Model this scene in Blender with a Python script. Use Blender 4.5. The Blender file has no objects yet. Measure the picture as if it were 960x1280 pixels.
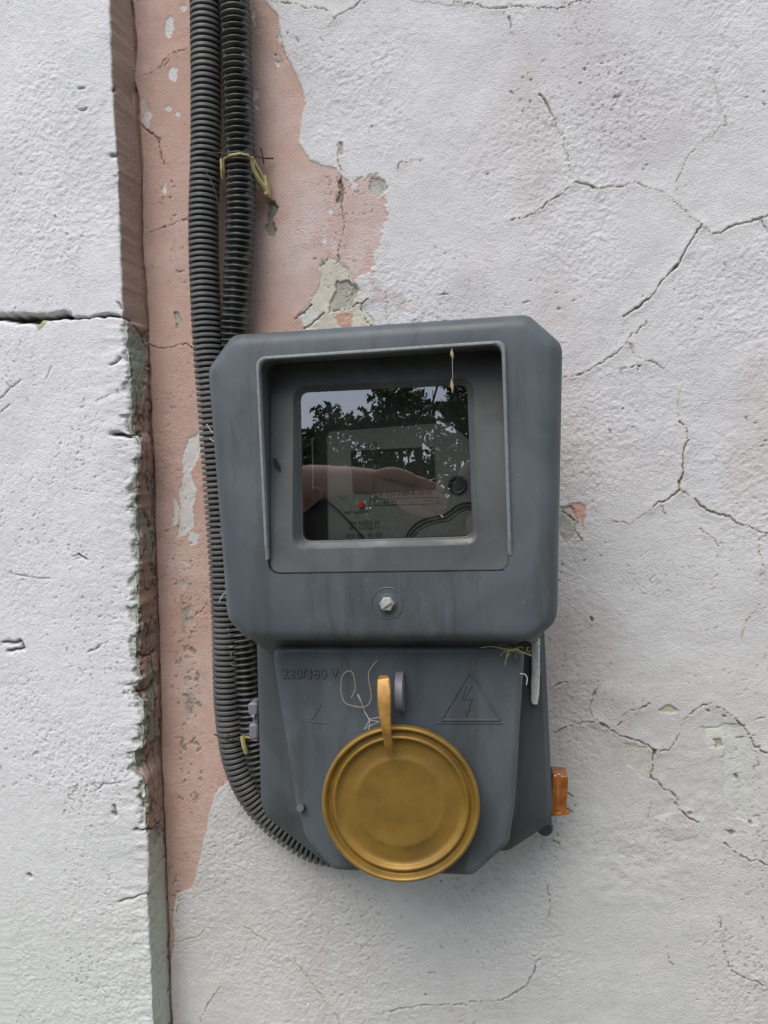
import bpy, math, random
import numpy as np
from mathutils import Vector, Matrix
random.seed(7); rng = np.random.default_rng(7)
S = bpy.context.scene
R = math.radians

# ---------------------------------------------------------------- camera
CAM = np.array([0.0, -0.56, 1.60])
F = 960.0                                   # focal length in photo pixels (960x1280)
YAW, PITCH, ROLL = R(8.2), R(3.5), R(2.0)
fw = np.array([-math.sin(YAW)*math.cos(PITCH), math.cos(YAW)*math.cos(PITCH), -math.sin(PITCH)])
r0 = np.array([math.cos(YAW), math.sin(YAW), 0.0]); u0 = np.cross(r0, fw)
rt = r0*math.cos(ROLL) - u0*math.sin(ROLL); up = u0*math.cos(ROLL) + r0*math.sin(ROLL)
cd = bpy.data.cameras.new('camera'); cam = bpy.data.objects.new('camera', cd); S.collection.objects.link(cam)
cam.matrix_world = Matrix(((rt[0], up[0], -fw[0], CAM[0]), (rt[1], up[1], -fw[1], CAM[1]), (rt[2], up[2], -fw[2], CAM[2]), (0, 0, 0, 1)))
cd.sensor_fit = 'VERTICAL'; cd.sensor_height = 36; cd.lens = 36*F/1280; cd.clip_start = .02; cd.clip_end = 500
S.camera = cam

# ---------------------------------------------------------------- light
SUN_EL, SUN_AZ = R(54), R(196)              # azimuth: compass style, from +Y clockwise; the sun stands behind the left shoulder
w = bpy.data.worlds.new('World'); S.world = w; w.use_nodes = True
nt = w.node_tree; bg = nt.nodes['Background']; sky = nt.nodes.new('ShaderNodeTexSky'); sky.sky_type = 'NISHITA'
sky.sun_disc = False; sky.sun_elevation = SUN_EL; sky.sun_rotation = SUN_AZ; sky.air_density = 1.0; sky.dust_density = 1.2; sky.ozone_density = 1.0
hs = nt.nodes.new('ShaderNodeHueSaturation'); hs.inputs['Saturation'].default_value = .58
nt.links.new(sky.outputs[0], hs.inputs['Color']); nt.links.new(hs.outputs[0], bg.inputs['Color'])
bg.inputs['Strength'].default_value = .15
sl = bpy.data.lights.new('sun', 'SUN'); sl.energy = 1.3; sl.angle = R(45); sl.color = (1, .91, .79)
so = bpy.data.objects.new('sun', sl); S.collection.objects.link(so)
sd = Vector((math.sin(SUN_AZ)*math.cos(SUN_EL), math.cos(SUN_AZ)*math.cos(SUN_EL), math.sin(SUN_EL)))
so.rotation_euler = sd.to_track_quat('Z', 'Y').to_euler(); so.location = (-3, -4, 5)
S.view_settings.view_transform = 'Standard'; S.view_settings.look = 'None'; S.view_settings.exposure = 0.80; S.view_settings.gamma = 1

# ---------------------------------------------------------------- helpers
def at(px, py, Y):
    d = fw*F + rt*(px-480) - up*(py-640); t = (Y-CAM[1])/d[1]
    return CAM + d*t
def xz(px, py, Y):
    p = at(px, py, Y); return (p[0], p[2])
def proj(x, y, z):
    X, Y_, Z = x-CAM[0], y-CAM[1], z-CAM[2]
    d = X*fw[0]+Y_*fw[1]+Z*fw[2]
    return 480+F*(X*rt[0]+Y_*rt[1]+Z*rt[2])/d, 640-F*(X*up[0]+Y_*up[1]+Z*up[2])/d
def lin(r, g, b):
    return tuple(((c/255+.055)/1.055)**2.4 if c > 10 else c/255/12.92 for c in (r, g, b))
WL = {}                                     # world location of every object made here
def tag(o, label=None, cat=None, group=None, kind=None):
    if label: o['label'] = label
    if cat: o['category'] = cat
    if group: o['group'] = group
    if kind: o['kind'] = kind
    return o
def thing(name, loc, label, cat, group=None):
    o = bpy.data.objects.new(name, None); o.empty_display_size = .02; S.collection.objects.link(o); o.location = loc
    WL[o.name] = np.array(loc, float); return tag(o, label, cat, group)
def mesh(name, V, Fc, mat, parent=None, smooth=True, origin=None, sharp=None):
    V = np.asarray(V, float).reshape(-1, 3)
    org = V.mean(0) if origin is None else np.array(origin, float)
    me = bpy.data.meshes.new(name)
    me.from_pydata((V-org).tolist(), [], Fc); me.validate(); me.update()
    if smooth: me.polygons.foreach_set('use_smooth', [True]*len(me.polygons))
    if sharp: 
        try: me.set_sharp_from_angle(angle=R(sharp))
        except Exception: pass
    me.materials.append(mat)
    o = bpy.data.objects.new(name, me); S.collection.objects.link(o); WL[o.name] = org
    if parent is not None:
        o.parent = parent; o.location = tuple(org-WL[parent.name])
    else: o.location = tuple(org)
    return o
class MB:
    def __init__(s): s.v = []; s.f = []
    def add(s, V, Fc):
        n = len(s.v); s.v += [tuple(p) for p in V]; s.f += [tuple(i+n for i in f) for f in Fc]; return s
    def loft(s, loops, cap0=False, cap1=True, closed=True):
        n = len(loops[0]); V = [p for L in loops for p in L]; Fc = []
        for k in range(len(loops)-1):
            for i in range(n if closed else n-1):
                j = (i+1) % n; Fc.append((k*n+i, k*n+j, (k+1)*n+j, (k+1)*n+i))
        if cap0: Fc.append(tuple(range(n))[::-1])
        if cap1: b = (len(loops)-1)*n; Fc.append(tuple(range(b, b+n)))
        return s.add(V, Fc)
    def tube(s, pts, rad, n=8, caps=True):
        pts = [np.array(p, float) for p in pts]; m = len(pts); loops = []
        prev = None
        for i in range(m):
            t = pts[min(i+1, m-1)]-pts[max(i-1, 0)]; t /= np.linalg.norm(t)+1e-12
            if prev is None: a = np.cross(t, [0, 1, 0]); a = a if np.linalg.norm(a) > .1 else np.cross(t, [1, 0, 0])
            else: a = prev-t*np.dot(prev, t)
            a /= np.linalg.norm(a); prev = a; b = np.cross(t, a)
            r = rad(i/(m-1)) if callable(rad) else rad
            loops.append([pts[i]+(a*math.cos(q)+b*math.sin(q))*r for q in np.linspace(0, 2*math.pi, n, endpoint=False)])
        return s.loft(loops, caps, caps)
    def sweep(s, pts, wdir, w_, th):        # flat strap along pts; width along wdir, thickness across
        pts = [np.array(p, float) for p in pts]; m = len(pts); loops = []; wd = np.array(wdir, float)
        for i in range(m):
            t = pts[min(i+1, m-1)]-pts[max(i-1, 0)]; t /= np.linalg.norm(t)
            a = wd-t*np.dot(wd, t); a /= np.linalg.norm(a); b = np.cross(t, a)
            W = w_(i/(m-1)) if callable(w_) else w_
            c = .3*th
            loops.append([pts[i]+a*x+b*y for x, y in ((-W/2+c, -th/2), (W/2-c, -th/2), (W/2, -th/2+c), (W/2, th/2-c), (W/2-c, th/2), (-W/2+c, th/2), (-W/2, th/2-c), (-W/2, -th/2+c))])
        return s.loft(loops, True, True)
    def lathe(s, prof, c, ax=(0, -1, 0), n=48, tilt=None):   # prof: (radius, height along ax)
        ax = np.array(ax, float); ax /= np.linalg.norm(ax); a = np.cross(ax, [0, 0, 1.0]); a /= np.linalg.norm(a); b = np.cross(ax, a); c = np.array(c, float)
        loops = [[c+ax*h+(a*math.cos(q)+b*math.sin(q))*max(r, 1e-5) for q in np.linspace(0, 2*math.pi, n, endpoint=False)] for r, h in prof]
        return s.loft(loops, False, True)
    def box(s, c, d, rot=None, bev=0.0):
        c = np.array(c, float); M = np.eye(3) if rot is None else np.array(rot)
        x, y, z = np.array(d)/2; b = min(bev, x*.9, z*.9, y*.9) if bev else 0
        if not b:
            V = [c+M@np.array([i*x, j*y, k*z]) for i in (-1, 1) for j in (-1, 1) for k in (-1, 1)]
            return s.add(V, [(0, 1, 3, 2), (4, 6, 7, 5), (0, 4, 5, 1), (2, 3, 7, 6), (0, 2, 6, 4), (1, 5, 7, 3)])
        def ring(ix, iz, yy):
            pts = []
            for cx_, cz_, a0 in ((1, 1, 0), (-1, 1, 90), (-1, -1, 180), (1, -1, 270)):
                for k in range(4):
                    q = R(a0+k*30); pts.append(c+M@np.array([cx_*(ix-b)+b*math.cos(q), yy, cz_*(iz-b)+b*math.sin(q)]))
            return pts
        return s.loft([ring(x-b*.6, z-b*.6, y), ring(x, z, y-b*.6), ring(x, z, -y+b*.6), ring(x-b*.6, z-b*.6, -y)], True, True)
    def build(s, name, mat, parent=None, smooth=True, sharp=35, origin=None):
        return mesh(name, s.v, s.f, mat, parent, smooth, origin, sharp)
def rotY(a): c, s_ = math.cos(a), math.sin(a); return np.array([[c, 0, s_], [0, 1, 0], [-s_, 0, c]])
def rotZ(a): c, s_ = math.cos(a), math.sin(a); return np.array([[c, -s_, 0], [s_, c, 0], [0, 0, 1]])
def rotX(a): c, s_ = math.cos(a), math.sin(a); return np.array([[1, 0, 0], [0, c, -s_], [0, s_, c]])

def fillet(P, r, k=7):                      # rounded polygon (2-D points)
    P = [np.array(p, float) for p in P]; n = len(P); out = []
    for i in range(n):
        a, b, c = P[i-1], P[i], P[(i+1) % n]; ri = r[i] if isinstance(r, (list, tuple)) else r
        u = a-b; v = c-b; lu, lv = np.linalg.norm(u), np.linalg.norm(v); u /= lu; v /= lv
        ang = math.acos(max(-1, min(1, float(u@v)))); t = min(ri/math.tan(ang/2), lu*.48, lv*.48)
        if ri <= 0 or t < 1e-6: out.append(b); continue
        p0, p1 = b+u*t, b+v*t
        for q in np.linspace(0, 1, k): out.append((1-q)**2*p0+2*q*(1-q)*b+q*q*p1)
    return out
def offset(P, d):                           # inset (d>0) of a convex polygon
    P = [np.array(p, float) for p in P]; n = len(P); c = sum(P)/n; L = []
    for i in range(n):
        a, b = P[i], P[(i+1) % n]; e = b-a; e /= np.linalg.norm(e); nn = np.array([-e[1], e[0]])
        if nn@(c-a) < 0: nn = -nn
        L.append((a+nn*(d[i] if isinstance(d, (list, tuple)) else d), e))
    out = []
    for i in range(n):
        (p, e), (q, f) = L[i-1], L[i]; M = np.array([[e[0], -f[0]], [e[1], -f[1]]])
        t = np.linalg.solve(M, q-p); out.append(p+e*t[0])
    return out
def star(P, c, N=360):                      # sample a polygon by rays from c
    P = np.array(P); Q = np.roll(P, -1, 0); c = np.array(c); out = []
    for q in np.linspace(0, 2*math.pi, N, endpoint=False):
        d = np.array([math.cos(q), math.sin(q)]); e = Q-P; w_ = P-c
        den = d[0]*e[:, 1]-d[1]*e[:, 0]; den = np.where(abs(den) < 1e-12, 1e-12, den)
        t = (w_[:, 0]*e[:, 1]-w_[:, 1]*e[:, 0])/den; u = (w_[:, 0]*d[1]-w_[:, 1]*d[0])/den
        ok = (t > 0) & (u >= -1e-6) & (u <= 1+1e-6); out.append(c+d*(t[ok].min() if ok.any() else 0))
    return out
def lift(L, Y): return [(p[0], Y(p) if callable(Y) else Y, p[1]) for p in L]

_T = [np.random.default_rng(100+i).random((256, 256)) for i in range(8)]
def vn(x, z, sc, seed=0):                   # smooth value noise in [-1, 1]
    q_ = .6+seed*1.1; x, z = x*math.cos(q_)-z*math.sin(q_), x*math.sin(q_)+z*math.cos(q_)
    T = _T[seed % 8]; a = x/sc+seed*17.3+9000; b = z/sc+seed*31.7+9000
    i = np.floor(a).astype(int); j = np.floor(b).astype(int); u = a-i; v = b-j
    u = u*u*(3-2*u); v = v*v*(3-2*v); i &= 255; j &= 255; i1 = (i+1) & 255; j1 = (j+1) & 255
    return 2*((T[i, j]*(1-u)+T[i1, j]*u)*(1-v)+(T[i, j1]*(1-u)+T[i1, j1]*u)*v)-1
def fbm(x, z, sc, o=4, seed=0):
    r = 0; a = 1; s_ = 0
    for k in range(o): r = r+a*vn(x+.013*k, z, sc/2**k, seed+k); s_ += a; a *= .5
    return r/s_
def inpoly(x, y, P):
    P = np.array(P, float); r = np.zeros(x.shape, bool); j = len(P)-1
    for i in range(len(P)):
        (xi, yi), (xj, yj) = P[i], P[j]
        if yi != yj: r ^= ((yi > y) != (yj > y)) & (x < (xj-xi)*(y-yi)/(yj-yi)+xi)
        j = i
    return r
def sstep(a, b, x): t = np.clip((x-a)/(b-a), 0, 1); return t*t*(3-2*t)
def linedist(x, y, P, pad=14):              # distance to a polyline, big where far
    D = np.full(x.shape, 99.0)
    for (ax, ay), (bx, by) in zip(P[:-1], P[1:]):
        m = (x > min(ax, bx)-pad) & (x < max(ax, bx)+pad) & (y > min(ay, by)-pad) & (y < max(ay, by)+pad)
        if not m.any(): continue
        X, Y_ = x[m], y[m]; ex, ey = bx-ax, by-ay; t = np.clip(((X-ax)*ex+(Y_-ay)*ey)/(ex*ex+ey*ey+1e-9), 0, 1)
        D[m] = np.minimum(D[m], np.hypot(X-ax-t*ex, Y_-ay-t*ey))
    return D

# ---------------------------------------------------------------- materials
def M(name, base, rough=.5, metal=0.0, var=None, vs=60, mix=.5, bump=0.0, bs=900, spec=.5, coat=0, attr=False, detail=6, rvar=0.0, streak=False, speck=0.0):
    m = bpy.data.materials.new(name); m.use_nodes = True; n = m.node_tree; p = n.nodes['Principled BSDF']; L = n.links.new
    p.inputs['Roughness'].default_value = rough; p.inputs['Metallic'].default_value = metal; p.inputs['Specular IOR Level'].default_value = spec
    p.inputs['Coat Weight'].default_value = coat
    g = n.nodes.new('ShaderNodeNewGeometry'); src = None
    if attr:
        a = n.nodes.new('ShaderNodeAttribute'); a.attribute_name = 'paint'; src = a.outputs['Color']
    vec = g.outputs['Position']
    if streak:
        mp = n.nodes.new('ShaderNodeMapping'); mp.inputs['Scale'].default_value = (1, 1, .22); L(vec, mp.inputs[0]); svec = mp.outputs[0]
    else: svec = vec
    if var is not None:
        t = n.nodes.new('ShaderNodeTexNoise'); t.inputs['Scale'].default_value = vs; t.inputs['Detail'].default_value = detail; t.inputs['Roughness'].default_value = .62; L(svec, t.inputs['Vector'])
        cr = n.nodes.new('ShaderNodeValToRGB'); cr.color_ramp.elements[0].position = .38; cr.color_ramp.elements[1].position = .66; L(t.outputs[0], cr.inputs[0])
        mu = n.nodes.new('ShaderNodeMath'); mu.operation = 'MULTIPLY'; mu.inputs[1].default_value = mix; L(cr.outputs[0], mu.inputs[0])
        mx = n.nodes.new('ShaderNodeMix'); mx.data_type = 'RGBA'; L(mu.outputs[0], mx.inputs[0])
        if src: L(src, mx.inputs[6])
        else: mx.inputs[6].default_value = (*base, 1)
        mx.inputs[7].default_value = (*var, 1); src = mx.outputs[2]
        if rvar:
            ra = n.nodes.new('ShaderNodeMath'); ra.operation = 'MULTIPLY_ADD'; ra.inputs[1].default_value = rvar; ra.inputs[2].default_value = rough; L(cr.outputs[0], ra.inputs[0]); L(ra.outputs[0], p.inputs['Roughness'])
    if speck:
        t3 = n.nodes.new('ShaderNodeTexNoise'); t3.inputs['Scale'].default_value = 330; t3.inputs['Detail'].default_value = 3; L(g.outputs['Position'], t3.inputs['Vector'])
        t4 = n.nodes.new('ShaderNodeTexNoise'); t4.inputs['Scale'].default_value = 14; t4.inputs['Detail'].default_value = 5; t4.inputs['Distortion'].default_value = 1.2; L(g.outputs['Position'], t4.inputs['Vector'])
        mp5 = n.nodes.new('ShaderNodeMapping'); mp5.inputs['Scale'].default_value = (55, 55, 9); L(g.outputs['Position'], mp5.inputs[0]); t5 = n.nodes.new('ShaderNodeTexNoise'); t5.inputs['Scale'].default_value = 1; t5.inputs['Detail'].default_value = 6; t5.inputs['Roughness'].default_value = .7; L(mp5.outputs[0], t5.inputs['Vector'])
        for tx, lo, hi, am, cc_ in ((t3, .69, .74, speck*.6, (.26, .27, .27)), (t4, .46, .64, speck*.75, (.145, .168, .188)), (t3, .30, .25, speck, (.04, .04, .042)), (t5, .52, .62, speck*1.5, (.050, .055, .058))):
            mr = n.nodes.new('ShaderNodeMapRange'); mr.inputs[1].default_value = lo; mr.inputs[2].default_value = hi; mr.inputs[4].default_value = am; L(tx.outputs[0], mr.inputs[0])
            mm_ = n.nodes.new('ShaderNodeMix'); mm_.data_type = 'RGBA'; L(mr.outputs[0], mm_.inputs[0]); L(src, mm_.inputs[6]); mm_.inputs[7].default_value = (*cc_, 1); src = mm_.outputs[2]
    if src: L(src, p.inputs['Base Color'])
    else: p.inputs['Base Color'].default_value = (*base, 1)
    if bump:
        t2 = n.nodes.new('ShaderNodeTexNoise'); t2.inputs['Scale'].default_value = bs; t2.inputs['Detail'].default_value = 4; L(vec, t2.inputs['Vector'])
        b = n.nodes.new('ShaderNodeBump'); b.inputs['Distance'].default_value = bump; b.inputs['Strength'].default_value = 1; L(t2.outputs[0], b.inputs['Height']); L(b.outputs[0], p.inputs['Normal'])
    return m
m_wall = M('painted_plaster', (.7, .7, .7), .9, bump=.0007, bs=1000, attr=True, spec=.2)
m_cover = M('weathered_grey_plastic', (.062, .077, .092), .42, var=(.105, .124, .137), vs=26, mix=.55, bump=.00006, bs=1500, rvar=.18, streak=True, speck=.35)
m_lip = M('pale_grey_plastic', (.22, .24, .25), .6, var=(.13, .145, .15), vs=300, mix=.6)  # hood lip, a paler grey than the cover
m_panel = M('dusty_grey_plastic', (.040, .046, .047), .55, var=(.078, .085, .083), vs=40, mix=.5, bump=.00006, bs=1500, rvar=.1, speck=.35)
m_base = M('dark_grey_plastic', (.058, .068, .078), .45, var=(.09, .104, .112), vs=30, mix=.5, bump=.00006, bs=1500, streak=True, speck=.25)
m_lug = M('lilac_grey_plastic', (.20, .20, .235), .5, var=(.12, .12, .14), vs=120, mix=.4)
m_gold = M('gold_lacquer', (.34, .205, .042), .40, .42, var=(.17, .105, .025), vs=30, mix=.8, bump=.00010, bs=170, rvar=.12)
m_strap = M('orange_lacquer', (.46, .25, .06), .42, .25, var=(.20, .10, .025), vs=160, mix=.7, bump=.00008, bs=700)
m_cond = M('grey_polymer', (.085, .085, .088), .5, var=(.14, .14, .138), vs=110, mix=.6, bump=.00004)
m_cond2 = M('black_polymer', (.03, .03, .03), .42, var=(.16, .155, .145), vs=160, mix=.75, bump=.00004)
m_loom = M('inner_cable_sheath', (.008, .008, .009), .5)
m_clip = M('yellowed_plastic', (.50, .42, .20), .5, var=(.25, .2, .09), vs=220, mix=.6)
m_wire = M('dark_wire', (.02, .017, .015), .5)
m_fib = M('dry_fibre', (.38, .30, .20), .8)
m_silk = M('silk_thread', (.6, .6, .57), .6)
m_grass = M('dry_stalk', (.30, .27, .12), .8, var=(.12, .1, .05), vs=500, mix=.6)
m_screw = M('worn_zinc', (.55, .56, .55), .38, .35, var=(.3, .29, .28), vs=600, mix=.6)
m_tape = M('amber_tape', (.40, .15, .03), .12, var=(.16, .05, .012), vs=130, mix=.85, bump=.0004, bs=160, coat=.6)
m_drip = M('white_plaster_drip', (.82, .82, .77), .85, var=(.35, .35, .32), vs=500, mix=.5, bump=.0002)
m_black = M('black_hole', (.006, .006, .006), .8)
m_meter = M('meter_case', (.26, .28, .265), .45, var=(.20, .22, .21), vs=60)
m_mdark = M('meter_dark_case', (.05, .052, .055), .4)
m_print = M('black_print', (.015, .015, .018), .6)
m_lcd = M('display_glass', (.06, .07, .06), .15)
m_led = M('red_indicator', (.75, .03, .025), .25); 
m_skin = M('skin', (.52, .32, .25), .6, var=(.40, .22, .17), vs=45, mix=.5)
m_cloth = M('dark_cloth', (.035, .025, .025), .9)
m_jean = M('blue_cloth', (.04, .06, .11), .9)
m_hair = M('brown_hair', (.03, .02, .012), .7)
m_leaf = M('leaf', (.06, .11, .025), .45, var=(.12, .19, .05), vs=9, mix=.7)
m_bark = M('bark', (.10, .075, .055), .9, var=(.05, .04, .03), vs=40)
m_ground = M('trodden_earth', (.17, .15, .11), .95, var=(.09, .12, .05), vs=3, mix=.8, bump=.01, bs=25)
m_plank = M('weathered_wood', (.30, .27, .22), .8, var=(.2, .17, .13), vs=30)
def glass_mat():
    m = bpy.data.materials.new('window_glass'); m.use_nodes = True; n = m.node_tree; n.nodes.clear(); L = n.links.new
    o = n.nodes.new('ShaderNodeOutputMaterial'); mx = n.nodes.new('ShaderNodeMixShader'); t = n.nodes.new('ShaderNodeBsdfTransparent'); g = n.nodes.new('ShaderNodeBsdfGlossy')
    f = n.nodes.new('ShaderNodeFresnel'); f.inputs[0].default_value = 2.25; g.inputs['Roughness'].default_value = .004; t.inputs[0].default_value = (.55, .56, .55, 1); g.inputs[0].default_value = (.97, .97, 1, 1)
    L(f.outputs[0], mx.inputs[0]); L(t.outputs[0], mx.inputs[1]); L(g.outputs[0], mx.inputs[2]); L(mx.outputs[0], o.inputs[0]); return m
m_glass = glass_mat()

def gridmesh(name, P, col, mat, parent=None, origin=None):
    h, w_ = P.shape[:2]; V = P.reshape(-1, 3); org = np.array(origin if origin is not None else (0, 0, 0), float); V = V-org
    idx = np.arange(h*w_).reshape(h, w_); q = np.stack([idx[:-1, :-1], idx[:-1, 1:], idx[1:, 1:], idx[1:, :-1]], -1).reshape(-1, 4)
    me = bpy.data.meshes.new(name); me.vertices.add(len(V)); me.vertices.foreach_set('co', V.astype(np.float32).ravel())
    me.loops.add(q.size); me.loops.foreach_set('vertex_index', q.astype(np.int32).ravel()); me.polygons.add(len(q))
    me.polygons.foreach_set('loop_start', np.arange(0, q.size, 4, dtype=np.int32)); me.update(calc_edges=True)
    me.polygons.foreach_set('use_smooth', np.ones(len(q), bool))
    c = np.ones((len(V), 4), np.float32); c[:, :3] = col.reshape(-1, 3); at_ = me.color_attributes.new('paint', 'FLOAT_COLOR', 'POINT'); at_.data.foreach_set('color', c.ravel())
    me.materials.append(mat); o = bpy.data.objects.new(name, me); S.collection.objects.link(o); o.location = tuple(org); WL[o.name] = org
    if parent is not None: o.parent = parent; o.location = tuple(org-WL[parent.name])
    return o
def lerp(c, k, m): m = m[..., None]; return c*(1-m)+np.array(k)*m

# ================================================================ WALL
def axis(a, b, step, lo, hi):
    f_ = np.arange(a, b, step); return np.concatenate([np.linspace(lo, a-.02, 6), f_, np.linspace(b+.02, hi, 8)])
ZB, ZT = at(480, 1310, 0)[2], at(480, -40, 0)[2]
xs = axis(at(120, 0, 0)[0], at(985, 640, 0)[0], .00072, -1.6, 2.2); zs = axis(ZB, ZT, .00072, -.1, 3.0)
X, Z = np.meshgrid(xs, zs); px, py = proj(X, 0*X, Z)
wx = px+5*fbm(X, Z, .018, 4, 1); wy = py+5*fbm(X, Z, .018, 4, 3)
jx = px+1.6*fbm(X, Z, .004, 3, 2); jy = py+1.6*fbm(X, Z, .004, 3, 5)
PINK = [(100, -400), (326, -60), (330, 0), (347, 20), (356, 62), (374, 102), (382, 130), (373, 178), (388, 200), (420, 210), (428, 222), (436, 224), (443, 245), (449, 224), (470, 216), (484, 250), (482, 288), (468, 325), (466, 338),
        (440, 350), (430, 400), (380, 470), (380, 800), (330, 940), (284, 976), (268, 992), (258, 1040), (246, 1085), (240, 1108), (220, 1118), (216, 1150), (219, 1168), (214, 1200), (212, 1400), (100, 1400)]
fz = sstep(400, 440, px)*(4*vn(X, Z, .0016, 2)+4*vn(X, Z, .0030, 4)); pink = inpoly(wx*.6+jx*.4+fz, wy*.6+jy*.4+fz*.6, PINK)
col = np.zeros(X.shape+(3,)); n1 = fbm(X, Z, .12, 4, 0); n2 = fbm(X, Z, .03, 4, 4); n3 = fbm(X, Z, .006, 3, 6)
col[:] = (.62, .62, .64)
col = lerp(col, (.54, .525, .545), sstep(.0, .5, n1)*.7)
col = lerp(col, (.56, .568, .555), sstep(500, 1150, py+160*n1)*.7)  # slight greenish greying low down, partly the dimmer light put into the paint
col = lerp(col, (.50, .42, .40), sstep(.05, .5, fbm(X*1.6, Z*.6, .09, 3, 7))*.35)
col *= (1+.05*n2+.05*n3)[..., None]
pc = np.zeros_like(col); pc[:] = (.52, .37, .32); pc = lerp(pc, (.57, .44, .40), sstep(-.1, .5, n2)*.6); pc = lerp(pc, (.48, .31, .255), sstep(0, .6, fbm(X, Z, .05, 3, 2))*.5)
sm_ = sstep(330, 372, px)*(1-sstep(470, 500, px))*sstep(180, 240, py)*(1-sstep(380, 400, py)); pc = lerp(pc, (.55, .46, .45), sm_*(.35+.5*sstep(-.1, .4, fbm(X, Z*.4, .012, 4, 4)))); pc *= (1+.06*n3)[..., None]
# relief
hgt = .0015*fbm(X, Z, .09, 3, 1)+.0006*fbm(X, Z, .025, 3, 2)+.0005*fbm(X*.35, Z, .02, 3, 6)*sstep(-.1, .4, fbm(X, Z, .1, 2, 3))
stip = vn(X, Z, .0036, 3)*.3+vn(X, Z, .0021, 5)*.55+vn(X, Z, .0014, 1)*.6
rough_zone = .30+.75*sstep(-.25, .35, fbm(X, Z, .07, 4, 5))
hgt += np.where(pink, .00020, .00040)*rough_zone*stip
pits = sstep(.66, .9, vn(X, Z, .0015, 6)*.8+.42*fbm(X, Z, .05, 3, 1)+.04); hgt -= .0005*pits*np.where(pink, .9, .9)
hgt += np.where(pink, 0, .0006)
col = np.where(pink[..., None], pc, col)
# traces of a pink undercoat rubbing through the white around the pink field
thin = sstep(.15, .55, fbm(X, Z, .012, 4, 3))*np.exp(-np.clip(np.hypot((px-470)/60, (py-330)/90)-.2, 0, 9)**2)*.6; col = lerp(col, (.50, .37, .34), thin*(~pink))
for cx_, cy_, rx_, ry_, a_ in ((712, 520, 26, 150, .28), (700, 800, 22, 70, .3), (686, 375, 25, 40, .3), (300, 1180, 60, 60, .15)):
    col = lerp(col, (.52, .43, .41), a_*np.exp(-((wx-cx_)/rx_)**2-((wy-cy_)/ry_)**2))
qx, qy = px+5*fbm(X, Z, .008, 4, 5), py+5*fbm(X, Z, .008, 4, 2)
def patch(P, c, dh, soft=.9, noise=.12):
    global hgt, col
    m = inpoly(qx, qy, P)
    if c is not None:
        k = np.array(c)*(1+noise*fbm(X[m], Z[m], .005, 3, 4))[..., None]; col[m] = col[m]*(1-soft)+k*soft
    hgt[m] += dh*(1+.3*n3[m]) if np.ndim(dh) == 0 else dh
    return m
def blob(a, b, c_, d_, colr, dh):
    global hgt, col
    m = (((jx-a)/c_)**2+((jy-b)/d_)**2+1.3*fbm(X, Z, .006, 3, 3)) < .85
    m &= (abs(px-a) < 4*c_+4) & (abs(py-b) < 3*d_+4); col[m] = np.array(colr)*(1+.2*n3[m])[..., None]; hgt[m] += dh
CREAM, CONC, WHITE = (.56, .55, .46), (.36, .35, .31), (.62, .62, .62)
patch([(400, 330), (412, 322), (425, 328), (440, 345), (452, 372), (462, 392), (470, 412), (420, 420), (380, 412), (372, 395), (385, 378), (398, 360)], CREAM, -.0005)
patch([(420, 350), (438, 348), (446, 372), (440, 384), (412, 390), (414, 372)], CONC, -.0012)
patch([(436, 345), (445, 360), (447, 372), (438, 368)], CONC, -.001)
patch([(418, 392), (440, 388), (442, 408), (426, 412)], (.50, .30, .23), .0002)
patch([(374, 392), (392, 388), (400, 400), (380, 412)], WHITE, -.0002)
patch([(464, 222), (480, 228), (484, 240), (472, 248), (464, 240)], (.42, .42, .38), -.001)
patch([(423, 178), (429, 178), (429, 194), (423, 194)], CONC, -.0015)
patch([(424, 228), (430, 224), (431, 240), (427, 256), (421, 254)], (.22, .2, .17), -.0018)
for a, b, c_, d_ in ((413, 264, 3, 5), (405, 298, 3, 6), (212, 30, 5, 14), (216, 95, 5, 9), (180, 132, 4, 9), (185, 150, 5, 10), (210, 135, 3, 4), (206, 236, 3, 8), (222, 142, 2, 3), (318, 118, 6, 12), (321, 135, 5, 12), (232, 10, 6, 4), (350, 48, 3, 5), (346, 78, 4, 6), (318, 25, 2, 10)):
    blob(a, b, c_, d_, WHITE, -.0004)
patch([(221, 390), (226, 388), (228, 400), (225, 414), (221, 410)], CONC, -.0014)
patch([(332, 252), (344, 250), (347, 262), (341, 278), (347, 288), (344, 296), (333, 296), (330, 284), (334, 270)], (.30, .29, .24), -.003)
# streaky flaking down the pink strip
patch([(236, 548), (248, 540), (250, 560), (240, 590), (243, 612), (240, 660), (232, 668), (218, 672), (226, 655), (224, 610), (228, 575)], WHITE, -.0005)
patch([(217, 622), (224, 632), (223, 655), (216, 658)], WHITE, -.0004)
patch([(236, 664), (247, 666), (248, 680), (238, 684)], WHITE, -.0003)
m = sstep(.05, .2, fbm(X, Z, .005, 3, 2)+.25*np.sin(py/23))*np.exp(-((px-234-4*np.sin(py/60))/8)**2)*sstep(640, 670, py)*(1-sstep(820, 960, py)); mm = (m > .35)
col[mm] = np.array((.42, .37, .34))*(1+.4*n3[mm])[..., None]; hgt[mm] -= .0005
m = (sstep(.25, .4, fbm(X, Z, .004, 3, 6))*np.exp(-((px-236)/22)**2)*sstep(740, 790, py)*(1-sstep(960, 1090, py))) > .55
col[m] = (.30, .25, .22); hgt[m] -= .0006
patch([(700, 634), (716, 632), (722, 648), (720, 668), (708, 680), (699, 672)], (.42, .42, .39), -.001)
patch([(712, 630), (722, 626), (735, 630), (734, 645), (729, 650), (728, 662), (724, 650), (716, 642)], (.56, .33, .27), -.0003)
patch([(820, 885), (838, 882), (848, 890), (836, 896)], (.5, .47, .36), -.0012)
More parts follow.
